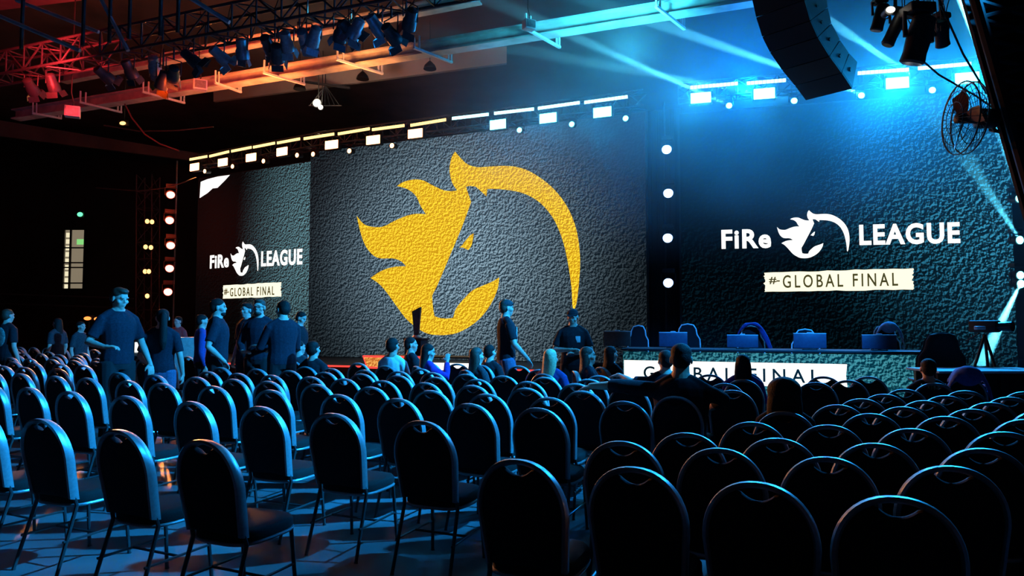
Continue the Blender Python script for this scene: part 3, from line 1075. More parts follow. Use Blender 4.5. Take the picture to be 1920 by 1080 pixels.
for k, (px, py) in enumerate([(164, 597), (183, 598), (230, 230)]):
    o = thing('small_lamp', ['left of the two orange lamps low behind the standing man', 'right of the two orange lamps low behind the standing man', 'yellow lamp under the dark roof at the left'][k], 'lamp', at(px, py if k < 2 else 231, 22), 0)
    MB().ell((0, 0, 0), (0.12 if k < 2 else 0.1, 0.04, 0.06)).build('lens', emat('dim_orange_lamp', (1.0, 0.25, 0.05), 2.2) if k < 2 else E_amb, o)
    MB().box((0, 0.06, 0.02), (0.3, 0.08, 0.16)).build('housing', M_black, o, smooth=False)
    MB().cyl((0, 0.08, 0), (0, 0.08, (-o.location.z + 0.0) if k < 2 else 11.0 - o.location.z), 0.02).build('stand' if k < 2 else 'hanger', M_black, o)

# blue wash from the rig hung right of the camera, raking over the left rows and the standing group
lamp('stage_wash', 'SPOT', at(1705, 128, 7.4), (4.4, 12.3, 1.0), (0.01, 0.26, 1.0), 2200, 42, 0.5, 0.1)
lamp('house_wash', 'SPOT', (6.2, 5.6, 6.8), (-4.8, 8.3, 0.8), (0.012, 0.36, 1.0), 19000, 52, 0.5, 0.15)
# amber lamps of the far left tower, rimming the standing group from behind
lamp('amber_rim', 'SPOT', at(279, 463, 26.0), (-3.4, 9.6, 1.4), (1.0, 0.33, 0.08), 12000, 32, 0.5, 0.15)
# roof lamps that the left rig gives (red gelled floods over the roof steel)
lamp('red_flood', 'SPOT', at_z(60, 120, 6.6), at_z(260, 60, 9.0), (1.0, 0.03, 0.035), 700, 130, 0.9, 0.3)
lamp('red_flood', 'SPOT', at_z(330, 160, 6.2), at_z(330, 120, 9.0), (1.0, 0.10, 0.02), 330, 140, 0.9, 0.3)
lamp('orange_flood', 'SPOT', at_z(470, 215, 6.4), at_z(480, 120, 8.0), (1.0, 0.20, 0.045), 900, 120, 0.9, 0.3)
lamp('orange_flood', 'SPOT', at_z(640, 180, 6.6), at_z(700, 105, 8.0), (1.0, 0.30, 0.08), 450, 90, 0.9, 0.3)
lamp('blue_flood', 'SPOT', at_z(1180, 100, 6.4), at_z(1150, 30, 8.0), (0.05, 0.7, 1.0), 1800, 110, 0.9, 0.3)
lamp('blue_flood', 'SPOT', at(640, 230, 8.0), at(520, 60, 9.6), (0.01, 0.20, 1.0), 60, 90, 0.9, 0.2)

# ------------------------------------------------------------------ line array
la_n = Vector((-0.75, -0.66, 0)).normalized()          # where the array faces
la_w = Vector((la_n.y, -la_n.x, 0))
la_w = la_w if la_w.x > 0 else -la_w                     # toward the visible end
base = at(1597, 165, 12.0)
LW = 0.84
fe = [(1500, -38), (1508, 0), (1519, 39), (1533, 70), (1555, 106), (1578, 137), (1598, 167)]
be = [(1545, -42), (1549, -8), (1552, 14), (1559, 44), (1575, 75), (1592, 100), (1608, 117)]
FE = [on_plane(*p, base, la_w) for p in fe]
BE = [on_plane(*p, base, la_w) for p in be]
# continue the straight upper part of the hang
for k in range(3):
    FE.insert(0, FE[0] + (FE[0] - FE[1]))
    BE.insert(0, BE[0] + (FE[1] - FE[2]) * -1.0 if False else BE[0] + (FE[0] - FE[1]))
la = thing('line_array', 'curved hang of black line array loudspeakers before the cyan haze', 'loudspeaker', base, 0)
for k in range(len(FE) - 1):
    f0, f1, b0, b1 = [p - base for p in (FE[k], FE[k + 1], BE[k], BE[k + 1])]
    g0, g1 = f0.lerp(f1, 0.02), f0.lerp(f1, 0.98)
    h0, h1 = b0.lerp(b1, 0.04), b0.lerp(b1, 0.96)
    bk = (g0 + g1 - h0 - h1).normalized() * 0.05
    W_ = la_w * LW
    c = MB()
    c.add([g0 - bk, g1 - bk, h1, h0, g0 - bk - W_, g1 - bk - W_, h1 - W_, h0 - W_], [(0, 1, 2, 3), (7, 6, 5, 4), (0, 4, 5, 1), (1, 5, 6, 2), (2, 6, 7, 3), (3, 7, 4, 0)])
    cab = c.build('cabinet', M_cab, la, smooth=False)
    g = MB()
    g.add([g0, g1, g1 - bk, g0 - bk, g0 - W_, g1 - W_, g1 - bk - W_, g0 - bk - W_], [(0, 1, 2, 3), (7, 6, 5, 4), (0, 4, 5, 1), (1, 5, 6, 2), (2, 6, 7, 3), (3, 7, 4, 0)])
    g.build('grille', M_grille, cab, smooth=False)
    ctr = (g0 + g1 + h0 + h1) / 4
    ex = (h0 + h1 - g0 - g1).normalized()
    ey = (g1 - g0).normalized()
    hd = MB().box(ctr, (0.07, 0.035, 0.02), Matrix((ex, ex.cross(la_w), la_w)).transposed())
    hd.build('handle', M_black, cab, smooth=False)
ff = (FE[0] - base)
MB().box(ff + la_n * -0.2 - la_w * LW / 2 + Vector((0, 0, 0.1)), (0.9, 0.1, 0.08), rotz(math.atan2(la_w.y, la_w.x))).build('fly_bar', M_truss, la, smooth=False)

# ------------------------------------------------------------------ dark moving lights and raking truss at upper right
mvt = truss('lighting_truss', 'dark truss above the hanging moving lights at the right', at(1600, -35, 9.0), at(1850, -45, 8.6), 0.3, 0.022)


def big_head(label, P, r, L, tilt, rz, lean, group):
    root = thing('hanging_moving_light', label, 'stage light', P, rz, group)
    ax = Vector((math.sin(lean), math.cos(lean) * math.cos(tilt) * 0.6, -math.sin(tilt))).normalized()
    body = MB()
    body.tube([-ax * L * 0.52, -ax * L * 0.47, -ax * L * 0.1, ax * L * 0.3, ax * L * 0.5, ax * L * 0.53], [r * 0.6, r * 0.9, r, r * 0.92, r * 1.0, r * 0.86], 18)
    body.build('head', M_black, root)
    MB().cyl(ax * L * 0.53, ax * L * 0.545, r * 0.8).build('lens', M_glass, root)
    s = Vector((1, 0, 0)) - ax * ax.x
    s.normalize()
    y = MB()
    y.tube([s * r * 1.2, s * r * 1.25 + Vector((0, 0, r * 2.0)), -s * r * 1.25 + Vector((0, 0, r * 2.0)), -s * r * 1.2], r * 0.22, 8)
    y.build('yoke', M_black, root)
    MB().box((0, 0, r * 2.5), (r * 2.2, r * 1.8, r * 0.9), b=0.02).build('base', M_black, root, smooth=False)
    MB().tube([(0, 0, r * 2.9), (0, 0, r * 2.9 + 0.5)], 0.02, 6).build('clamp', M_black, root)
    return root


big_head('largest black moving light hanging beside the line array', at(1722, 74, 7.6), 0.135, 0.50, 1.15, 0.1, -0.15, 'dark moving lights at upper right')
big_head('narrow black moving light hanging left of the largest one', at(1680, 50, 7.8), 0.075, 0.42, 1.1, 0.2, -0.35, 'dark moving lights at upper right')
big_head('small black moving light nearest the line array', at(1650, 32, 8.0), 0.075, 0.30, 1.2, 0.0, -0.2, 'dark moving lights at upper right')
big_head('tilted black moving light right of the largest one', at(1765, 62, 7.8), 0.08, 0.30, 0.9, 0.3, 0.5, 'dark moving lights at upper right')
o = thing('small_spot', 'tiny white burning lamp among the dark moving lights', 'lamp', at(1670, 18, 7.7), 0)
MB().ell((0, 0, 0), (0.05, 0.03, 0.035)).build('lens', E_white, o)
MB().cyl((0, 0.02, 0), (0, 0.14, 0), 0.055, 0.04).build('housing', M_black, o)
wire = MB()
for k in range(14):
    x0 = random.uniform(1690, 1775)
    wire.tube([at(x0 + random.uniform(-12, 12), -10, 7.7), at(x0, random.uniform(10, 40), 7.7), at(x0 + random.uniform(-10, 20), random.uniform(30, 62), 7.7)], 0.006, 5)
wo = wire.build('cable_bundle', M_cable)
tag(wo, 'tangle of thin cables above the largest hanging moving light', 'cables', kind='stuff')

# raking dark truss with cladding: crosses the upper right corner
ra, rb = at(1822, -25, 6.4), at(1935, 372, 6.4)
rk_d = rb - ra
ra = ra - rk_d * 0.12
rb = rb + rk_d * ((rb.z - 0.05) / -rk_d.z)
rk = thing('raking_frame', 'black raking steel frame filling the upper right corner', 'frame', ra, 0)
t_ = rb - ra
MB().tube([(0, 0, 0), t_], 0.05, 8).build('chord', M_drape, rk)
off_ = Vector((0.75, 0.3, 0.12))
MB().tube([off_, off_ + t_], 0.05, 8).build('chord', M_black, rk)
lt = MB()
for k in range(26):
    lt.tube([t_ * (k / 26), off_ + t_ * ((k + 0.8) / 26)], 0.026, 6)
    lt.tube([off_ + t_ * ((k + 0.1) / 26), t_ * ((k + 0.9) / 26)], 0.026, 6)
lt.build('lattice', M_truss, rk)
pn = MB()
s_ = Vector((0.0, 0.16, 0))
q = [s_ + Vector((0.02, 0, 0)), s_ + t_ + Vector((0.02, 0, 0)), s_ + t_ + off_ * 2.2, s_ + off_ * 2.2]
pn.add(q + [v + Vector((0, 0.04, 0)) for v in q], [(0, 1, 2, 3), (7, 6, 5, 4), (0, 4, 5, 1), (1, 5, 6, 2), (2, 6, 7, 3), (3, 7, 4, 0)])
pn.build('cladding', M_drape, rk, smooth=False)
# cyan beam lit strip behind its edge
for pts, d, lb in [([(1700, 88), (1760, 140), (1830, 180), (1880, 215)], 8.0, 'thin black cable running behind the wall fan'), ([(1765, 10), (1805, 100), (1850, 175), (1872, 186)], 7.6, 'black cable from the moving lights down to the raking frame')]:
    tag(MB().tube([at(*p, d) for p in pts], 0.012, 6).build('cable', M_cable), lb, 'cable')

# wall fan on an arm
fp = at(1813, 222, 6.6)
fan = thing('wall_fan', 'black caged wall fan on an arm from the raking frame', 'fan', fp, 0)
fx = Vector((-0.99, 0.11, 0.04)).normalized()
fu = (Vector((0, 0, 1)) - fx * fx.z).normalized()
fv = fx.cross(fu)
RF = 0.35
cg = MB()
for off, rr in ((0.06, RF), (0.10, RF * 0.75), (0.115, RF * 0.45), (-0.02, RF * 0.98), (-0.06, RF * 0.7)):
    cg.tube([fx * off + (fu * math.cos(a) + fv * math.sin(a)) * rr for a in [2 * PI * k / 40 for k in range(40)]], 0.008 if rr > RF * 0.9 else 0.004, 5, closed=True)
for k in range(28):
    a = 2 * PI * k / 28
    e = fu * math.cos(a) + fv * math.sin(a)
    cg.tube([fx * 0.12 + e * 0.05, fx * 0.10 + e * RF * 0.75, fx * 0.06 + e * RF, fx * -0.02 + e * RF, fx * -0.06 + e * RF * 0.7, fx * -0.09 + e * 0.08], 0.0028, 4)
cg.build('cage', M_black, fan)
mo = MB()
mo.tube([fx * -0.09, fx * -0.10, fx * -0.26, fx * -0.29], [0.07, 0.10, 0.095, 0.05], 16)
mo.build('motor', M_black, fan)
MB().tube([fx * 0.12, fx * 0.10, fx * -0.09], [0.02, 0.05, 0.05], 12).build('hub', M_black, fan)
for k in range(3):
    a0 = 2 * PI * k / 3 + 0.4
    rings = []
    for j in range(6):
        rr = 0.05 + (RF * 0.86 - 0.05) * j / 5
        tw_ = 0.7 - 0.06 * j
        wdt = 0.035 + 0.045 * math.sin(PI * min(1, j / 4.0) * 0.6)
        e = fu * math.cos(a0) + fv * math.sin(a0)
        g = (-fu * math.sin(a0) + fv * math.cos(a0))
        c0 = e * rr + fx * 0.02
        dv = g * math.cos(tw_) + fx * math.sin(tw_)
        nv = e.cross(dv)
        rings.append([c0 + dv * wdt, c0 + nv * 0.006, c0 - dv * wdt, c0 - nv * 0.006])
    MB().loft(rings).build('blade', mat('fan_blade', (0.10, 0.045, 0.03), 0.4, noise=0.2), fan)
MB().tube([fx * -0.2, fx * -0.2 + Vector((0.06, 0, -0.13)), Vector((0.26, 0.05, -0.10)), Vector((0.42, 0.05, -0.13)), at(1905, 262, 6.6) - fp, at(1925, 300, 6.5) - fp], 0.018, 8).build('arm', M_black, fan)

# ------------------------------------------------------------------ chairs
def make_chair():
    root = thing('banquet_chair', 'x', 'chair', (0, 0, 0), 0)
    W2, ZT, ZA, ZB = 0.198, 0.920, 0.690, 0.440

    def yb(z):                       # backward lean of the back
        return (0.92 - z) * 0.20

    def rim(s=1.0, inset=0.0):
        P = []
        w2 = W2 - inset
        zt = ZT - inset
        for k in range(6):
            z = ZB + (ZA - ZB) * k / 6
            x = w2 * (0.90 + 0.10 * (k / 6))
            P.append((-x, yb(z), z))
        for k in range(25):
            a = PI - PI * k / 24
            x = w2 * math.copysign(abs(math.cos(a)) ** 0.92, math.cos(a))
            z = ZA + (zt - ZA) * math.sin(a) ** 0.95
            P.append((x, yb(z), z))
        for k in range(5, -1, -1):
            z = ZB + (ZA - ZB) * k / 6
            x = w2 * (0.90 + 0.10 * (k / 6))
            P.append((x, yb(z), z))
        return P
    R0 = rim()
    f = MB()
    rings = []
    n = len(R0)
    for i, p in enumerate(R0):
        a = Vector(R0[max(0, i - 1)])
        c = Vector(R0[min(n - 1, i + 1)])
        t = (c - a).normalized()
        yv = Vector((0, 0.98, -0.2)).normalized()
        o_ = t.cross(yv).normalized()
        P = Vector(p)
        hw, hd = 0.0125, 0.035
        prof = [(-hw, -hd * 0.6), (-hw * 0.3, -hd), (hw * 0.6, -hd * 0.85), (hw, -hd * 0.35), (hw, hd * 0.35), (hw * 0.6, hd * 0.85), (-hw * 0.3, hd), (-hw, hd * 0.6)]
        sg = 1 if o_.dot(P - Vector((0, P.y, 0.66))) > 0 else -1
        rings.append([P + o_ * sg * u + yv * v for u, v in prof])
    f.loft(rings)
    f.build('back_frame', M_frame, root)
    # padded back with a hand slot left open under the arch
    pad = MB()
    R1 = rim(inset=0.010)
    slot = 0.062
    outl = [p for p in R1 if not (abs(p[0]) < slot and p[2] > 0.8)]
    left = [p for p in outl if p[0] < 0]
    right = [p for p in outl if p[0] > 0]
    tops = []
    zs = left[-1][2]
    for k in range(0, 11):
        x = -slot + 2 * slot * k / 10
        z = zs - 0.004 - 0.030 * (1 - (x / slot) ** 2)
        tops.append((x, yb(z), z))
    loop = left + tops + right
    yv = Vector((0, 0.98, -0.2)).normalized()
    ctr = Vector((0, yb(0.66), 0.66))

    def off(l, k, sc):
        return [ctr + (Vector(p) - ctr) * sc + yv * k for p in l]
    pad.loft([off(loop, -0.026, 0.88), off(loop, -0.024, 0.95), off(loop, -0.012, 0.99), off(loop, 0.014, 0.99), off(loop, 0.034, 0.94), off(loop, 0.042, 0.80)])
    pad.build('backrest', M_uph, root)
    # seat
    s = MB()

    def sring(sx, z, ins):
        out = []
        for k in range(28):
            a = 2 * PI * k / 28
            c, d = math.cos(a), math.sin(a)
            x = (0.205 - ins) * math.copysign(abs(c) ** 0.55, c)
            y = 0.29 + (0.215 - ins) * math.copysign(abs(d) ** 0.6, d)
            out.append((x, y, z))
        return out
    s.loft([sring(1, 0.405, 0.012), sring(1, 0.412, 0.0), sring(1, 0.445, 0.0), sring(1, 0.462, 0.012), sring(1, 0.472, 0.05), sring(1, 0.477, 0.12)])
    s.build('seat', M_seat, root)
    fr = MB()
    fr.tube([Vector(p) for p in sring(1, 0.398, 0.006)], 0.011, 8, closed=True)
    fr.build('seat_frame', M_frame, root)
    for sg in (-1, 1):
        MB().tube([(sg * 0.18, yb(0.44), 0.45), (sg * 0.185, yb(0.40) + 0.005, 0.40), (sg * 0.195, -0.01, 0.012), (sg * 0.195, -0.012, 0.0)], [0.012, 0.012, 0.011, 0.014], 8).build('leg', M_leg, root)
        MB().tube([(sg * 0.175, 0.44, 0.405), (sg * 0.19, 0.475, 0.012), (sg * 0.19, 0.477, 0.0)], [0.012, 0.011, 0.014], 8).build('leg', M_leg, root)
    st_ = MB()
    for sg in (-1, 1):
        st_.tube([(sg * 0.192, 0.025, 0.20), (sg * 0.184, 0.46, 0.20)], 0.008, 6)
    st_.tube([(-0.188, 0.24, 0.20), (0.188, 0.24, 0.20)], 0.008, 6)
    st_.build('stretcher', M_leg, root)
    return root


CH = make_chair()
CHT = tree_of(CH)
used = [False]


def chair(x, y, rz, label, group):
    if not used[0]:
        used[0] = True
        CH.location = (x, y, 0)
        CH.rotation_euler = (0, 0, rz)
        CH['label'] = label
        CH['group'] = group
        return CH
    return copy_tree(CH, CHT, (x, y, 0), rz, label, group)


# ------------------------------------------------------------------ people
def remesh(mb, name, m, parent, vox, smooth_it=2):
    me = bpy.data.meshes.new('t')
    me.from_pydata(mb.v, [], mb.f)
    bm = bmesh.new()
    bm.from_mesh(me)
    bmesh.ops.recalc_face_normals(bm, faces=bm.faces[:])
    bm.to_mesh(me)
    bm.free()
    o = bpy.data.objects.new('t', me)
    COL.objects.link(o)
    r = o.modifiers.new('r', 'REMESH')
    r.mode = 'VOXEL'
    r.voxel_size = vox
    if smooth_it:
        s = o.modifiers.new('s', 'SMOOTH')
        s.iterations = smooth_it
        s.factor = 0.5
    dg = bpy.context.evaluated_depsgraph_get()
    out = bpy.data.meshes.new_from_object(o.evaluated_get(dg))
    bpy.data.objects.remove(o)
    bpy.data.meshes.remove(me)
    out.name = name
    for p in out.polygons:
        p.use_smooth = True
    out.materials.clear()
    out.materials.append(m)
    q = bpy.data.objects.new(name, out)
    COL.objects.link(q)
    q.parent = parent
    return q


def ering(c, rx, ry, R, n=16):
    return [c + R @ Vector((rx * math.cos(2 * PI * k / n), ry * math.sin(2 * PI * k / n), 0)) for k in range(n)]


def person(label, loc, yaw, H=1.75, sit=False, hipz=None, lean=0.0, head=(0, 0), arms=None, hair='short', hairm=None, skin=None, top=None, bottom=None, sleeve='short',
           cap=None, beard=False, glasses=False, group=None, vox=0.008, legs=None, stance=0.0, bulk=1.0):
    """facing local +Y, right hand at +X; arms: {'L':(elbow, wrist, fingers_dir), 'R':...} in metres before scaling"""
    skin = skin or M_skin
    hairm = hairm or M_hair
    top = top or M_tee
    bottom = bottom or M_trou
    s = H / 1.75
    root = thing('person', label, 'person', loc, yaw, group)
    hz_ = (hipz / s if hipz else 0.50) if sit else 0.94
    dz = hz_ - 0.94
    piv = Vector((0, 0, 0.94 + dz))
    RL = Matrix.Rotation(-lean, 3, 'X')

    def up(x, y, z):                       # a point of the trunk after leaning
        return piv + RL @ (Vector((x, y, z + dz)) - piv)
    prof = [(0.84, .135, .095, 0), (0.90, .160, .112, 0), (0.97, .165, .115, 0), (1.06, .150, .108, .004), (1.15, .152, .108, .006), (1.26, .168, .116, .008), (1.35, .178, .114, .004),
            (1.41, .165, .098, -.004), (1.455, .115, .078, -.012), (1.485, .068, .066, -.012), (1.53, .056, .060, -.002), (1.58, .054, .058, .006)]

    def trunk(mb, grow=0.0, z0=0, z1=9, bk=1.0):
        mb.loft([ering(up(0, oy, z), rx * bk + grow, ry * bk + grow, RL) for z, rx, ry, oy in prof if z0 <= z <= z1])
    body = MB()
    trunk(body, 0, bk=bulk)
    # legs
    J = {}
    for sg, nm in ((-1, 'L'), (1, 'R')):
        if sit:
            hip, kn, an = Vector((sg * .095, .02, hz_ - .02)), Vector((sg * .13, .43, .50 / s)), Vector((sg * .13, .40, .09))
        else:
            a = sg * stance
            hip, kn, an = Vector((sg * .092, 0, .90)), Vector((sg * .105, .02 + a * .5, .50)), Vector((sg * .11, -.02 + a, .09))
        if legs and nm in legs:
            kn, an = [Vector(v) for v in legs[nm]]
        J[nm] = (hip, kn, an)
        body.tube([hip + (hip - kn) * .05, hip.lerp(kn, .3), hip.lerp(kn, .75), kn, kn.lerp(an, .3), kn.lerp(an, .7), an, an + Vector((0, 0, -.03))], [.088, .084, .062, .054, .055, .042, .036, .036], 12)
    # arms and hands
    AJ = {}
    for sg, nm in ((-1, 'L'), (1, 'R')):
        sh = up(sg * .172 * (0.5 + 0.5 * bulk), -.008, 1.385)
        if arms and nm in arms:
            el, wr, fd = [Vector(v) for v in arms[nm]]
        elif sit:
            el, wr, fd = sh + Vector((sg * .05, .06, -.27)), Vector((sg * .10, .33, hz_ + .13)), Vector((-sg * .3, 1, -.2))
        else:
            el, wr, fd = sh + Vector((sg * .055, -.02, -.29)), sh + Vector((sg * .07, .06, -.54)), Vector((0, .15, -1))
        fd.normalize()
        AJ[nm] = (sh, el, wr)
        body.tube([sh + Vector((-sg * .05, 0, .01)), sh, sh.lerp(el, .35), sh.lerp(el, .8), el, el.lerp(wr, .3), el.lerp(wr, .75), wr, wr + fd * .03], [.048, .052, .047, .042, .039, .040, .030, .026, .028], 12)
        body.tube([up(sg * .02, -.014, 1.50), up(sg * .08, -.016, 1.452), sh + Vector((0, 0, .012))], [.045, .046, .040], 10)
        side = fd.cross(Vector((0, 0, 1)))
        if side.length < .2:
            side = Vector((0, 1, 0)) * 1.0
            side = side - fd * side.dot(fd)
        side.normalize()
        nrm = side.cross(fd).normalized()
        if nrm.z > 0:
            nrm = -nrm                       # palm side: fingers curl this way
        Rm = Matrix((side, fd, nrm)).transposed()
        body.ell(wr + fd * .055, (.040, .055, .017), Rm, 12, 8)
        for k, (lo, ln) in enumerate(((-.030, .068), (-.010, .078), (.011, .073), (.030, .058))):
            p0 = wr + fd * .085 + side * lo
            p1 = p0 + (fd * .9 + nrm * .25 + side * lo * 2).normalized() * ln * .5
            p2 = p1 + (fd * .6 + nrm * .75).normalized() * ln * .32
            p3 = p2 + (fd * .2 + nrm * .95).normalized() * ln * .26
            body.tube([p0 - fd * .02, p0, p1, p2, p3], [.009, .0098, .0092, .0085, .0068], 8)
        tdir = -side if sg < 0 else side
        ts = wr + fd * .03 + (side if nm == 'L' else -side) * .03
        tv = (side if nm == 'L' else -side)
        body.tube([wr + fd * .02 + tv * .015, ts, ts + (fd * .6 + tv * .6 + nrm * .2).normalized() * .035, ts + (fd * .9 + tv * .45 + nrm * .4).normalized() * .068], [.014, .0135, .0115, .0085], 8)
    # head
    hy, hp = head
    RH = RL @ Matrix.Rotation(hy, 3, 'Z') @ Matrix.Rotation(-hp, 3, 'X')
    hc = up(0, .012, 1.622) + RL @ Vector((0, 0.025 * math.sin(hp), 0))

    def hpnt(x, y, z):
        return hc + RH @ Vector((x, y, z))
    body.tube([up(0, -.004, 1.50), hc + RH @ Vector((0, -.012, -.05))], [.056, .058], 14)
    body.ell(hpnt(0, -.012, .030), (.073, .092, .084), RH, 18, 12)
    body.ell(hpnt(0, .022, -.040), (.056, .062, .072), RH, 16, 10)
    body.ell(hpnt(0, .050, -.088), (.028, .026, .022), RH, 12, 8)                # chin
    body.loft([[hpnt(x, y, z) for x, y, z in r] for r in (
        [(-.008, .078, .028), (.008, .078, .028), (.007, .066, .028), (-.007, .066, .028)],
        [(-.011, .100, -.012), (.011, .100, -.012), (.015, .070, -.012), (-.015, .070, -.012)],
        [(-.015, .094, -.024), (.015, .094, -.024), (.016, .066, -.026), (-.016, .066, -.026)])])   # nose
    body.ell(hpnt(0, .076, -.048), (.024, .012, .007), RH, 10, 6)                # lips
    body.ell(hpnt(0, .074, -.058), (.021, .012, .007), RH, 10, 6)
    for sg in (-1, 1):
        body.ell(hpnt(sg * .030, .074, .030), (.024, .012, .008), RH, 10, 6)     # brow
        body.ell(hpnt(sg * .078, -.010, -.005), (.010, .020, .032), RH, 10, 8)   # ear
        body.ell(hpnt(sg * .048, .045, -.022), (.022, .030, .024), RH, 10, 8)    # cheek
    body.v = [tuple(Vector(v) * s) for v in body.v]
    remesh(body, 'body', skin, root, vox)
    # eyes
    e = MB()
    for sg in (-1, 1):
        e.ell(hpnt(sg * .030, .079, .012) * s, (.011 * s, .006 * s, .005 * s), RH, 10, 6)
    e.build('eyes', M_eye, root)

    def rm(mb, name, m, v=.011, it=2):
        mb.v = [tuple(Vector(q) * s) for q in mb.v]
        return remesh(mb, name, m, root, v, it)
    # shirt
    sh_ = MB()
    trunk(sh_, .013, .89, 1.49, bulk)
    c0 = up(0, -.012, 1.468)
    for sg, nm in ((-1, 'L'), (1, 'R')):
        S, E, Wr = AJ[nm]
        if sleeve == 'rolled':
            pts, rr = [S + Vector((-sg * .07, 0, .0)), S, S.lerp(E, .5), E, E.lerp(Wr, .35)], [.058, .063, .060, .056, .056]
        elif sleeve == 'short':
            pts, rr = [S + Vector((-sg * .07, 0, .0)), S, S.lerp(E, .4), S.lerp(E, .78)], [.058, .063, .064, .063]
        else:
            pts, rr = [S + Vector((-sg * .07, 0, .0)), S, S.lerp(E, .5), E, E.lerp(Wr, .4), E.lerp(Wr, .92)], [.058, .063, .060, .055, .052, .042]
        sh_.tube(pts, rr, 14)
        sh_.tube([up(sg * .045, -.014, 1.475), up(sg * .09, -.016, 1.452), S + Vector((0, 0, .012))], [.050, .055, .052], 10)
    rm(sh_, 'shirt', top)
    # trousers and shoes
    tr = MB()
    trunk(tr, .010, 0.80, .98, bulk)
    for nm, (hip, kn, an) in J.items():
        tr.tube([hip + (hip - kn) * .06, hip.lerp(kn, .3), hip.lerp(kn, .75), kn, kn.lerp(an, .4), kn.lerp(an, .85), an], [.104, .098, .079, .072, .068, .058, .056], 14)
    rm(tr, 'trousers', bottom)
    for nm, (hip, kn, an) in J.items():
        sm = MB()
        sm.ell(Vector((an.x, an.y + .07, an.z - .05)), (.046, .125, .038), None, 14, 8)
        sm.ell(Vector((an.x, an.y - .01, an.z - .025)), (.044, .06, .055), None, 14, 8)
        sm.box((an.x, an.y + .06, an.z - .08), (.085, .24, .018), None, .006)
        rm(sm, 'shoe', M_shoe, .010)
    # hair
    if hair:
        h = MB()
        if hair != 'bald':
            h.ell(hpnt(0, -.022, .052), (.081, .092, .076), RH, 18, 12)
            h.ell(hpnt(0, -.050, .008), (.077, .066, .085), RH, 18, 12)
        if hair == 'top':
            h.ell(hpnt(0, .018, .095), (.062, .070, .034), RH, 14, 8)
        if hair in ('long', 'bob', 'big'):
            L_ = {'long': .36, 'bob': .16, 'big': .26}[hair]
            k = 1.4 if hair == 'big' else 1.0
            h.loft([ering(hpnt(0, -.035, .03), .088 * k, .074 * k, RH), ering(hpnt(0, -.05, -.08), .098 * k, .066 * k, RH), ering(hpnt(0, -.06, -.08) + Vector((0, -.02, -L_ * .5)), .10 * k, .052 * k, RH),
                    ering(hpnt(0, -.06, -.08) + Vector((0, -.02, -L_ * .85)), .085 * k, .04, RH), ering(hpnt(0, -.06, -.08) + Vector((0, -.02, -L_)), .05, .025, RH)])
            if hair == 'big':
                h.ell(hpnt(0, -.03, .03), (.135, .125, .115), RH, 18, 12)
        if hair == 'ponytail':
            h.tube([hpnt(0, -.09, .05), hpnt(0, -.135, .03), hpnt(0, -.14, -.06), hpnt(0, -.125, -.2), hpnt(0, -.12, -.34), hpnt(0, -.118, -.44)], [.025, .036, .048, .052, .046, .015], 12)
        rm(h, 'hair', hairm, .009, 3)
    if beard:
        b_ = MB()
        b_.ell(hpnt(0, .040, -.078), (.052, .048, .036), RH, 14, 8)
        b_.ell(hpnt(0, .074, -.040), (.026, .010, .005), RH, 10, 6)
        rm(b_, 'beard', hairm, .007, 1)
    if glasses:
        g = MB()
        for sg in (-1, 1):
            g.tube([hpnt(sg * .031 + .024 * math.cos(a), .092, .012 + .018 * math.sin(a)) * s for a in [2 * PI * k / 16 for k in range(16)]], .0032, 6, closed=True)
            g.tube([hpnt(sg * .055, .090, .016) * s, hpnt(sg * .082, .0, .014) * s], .003, 6)
        g.tube([hpnt(-.008, .093, .016) * s, hpnt(.008, .093, .016) * s], .003, 6)
        g.build('glasses', M_black, root)
    if cap:
        c = MB()
        c.ell(hpnt(0, -.010, .060), (.084, .100, .066), RH, 18, 12)
        c.loft([[hpnt(x, y, z) for x, y, z in r] for r in ([(-.07, .06, .066), (.07, .06, .066), (.07, .06, .056), (-.07, .06, .056)], [(-.062, .12, .064), (.062, .12, .064), (.062, .12, .056), (-.062, .12, .056)],
                                                         [(-.035, .158, .056), (.035, .158, .056), (.035, .158, .050), (-.035, .158, .050)])])
        rm(c, 'cap', cap, .009, 1)
    root['_s'] = s
    return root, up, AJ, s


def gp(px, d, z=0.0):
    q = at(px, 600, d)
    return Vector((q.x, q.y, z))


def H_at(py, d):
    return CAMZ + (at(960, py, d).z - CAMZ)


D = math.radians
# standing group at the left
person('man in dark t-shirt standing at left, face turned right, forearm bent', gp(222, 8.5), D(-122), H_at(539, 8.5), head=(D(10), D(14)),
       arms={'R': ((.30, -.02, 1.15), (.24, .20, 1.10), (-.6, .8, .05)), 'L': ((-.26, .02, 1.12), (-.28, .16, .90), (0, .3, -1))}, hair='top', hairm=M_brown, top=M_navy)
person('woman seen from behind with a long dark ponytail and navy t-shirt', gp(304, 8.9), D(12), H_at(579, 8.9), hair='ponytail', top=M_navy,
       arms={'L': ((-.27, .03, 1.12), (-.25, .24, 1.02), (.3, 1, -.2)), 'R': ((.24, -.02, 1.11), (.26, .05, .87), (0, .1, -1))}, head=(D(20), D(8)), bottom=M_jean)
person('stocky man in dark t-shirt in profile, left of the man with glasses', gp(408, 9.5), D(-72), H_at(559, 9.5), hair='short', top=M_navy, bulk=1.12, beard=True,
       arms={'R': ((.28, -.08, 1.13), (.24, .10, .95), (-.3, .6, -.8))})
person('man with glasses and dark sweater facing the camera in the standing group', gp(486, 10.2), D(178), H_at(560, 10.2), hair='top', hairm=M_brown, top=M_navy, sleeve='long', glasses=True, beard=True,
       arms={'L': ((-.25, .02, 1.12), (-.12, .25, 1.10), (.8, .5, .1)), 'R': ((.25, .02, 1.12), (.12, .24, 1.02), (-.8, .5, .1))})
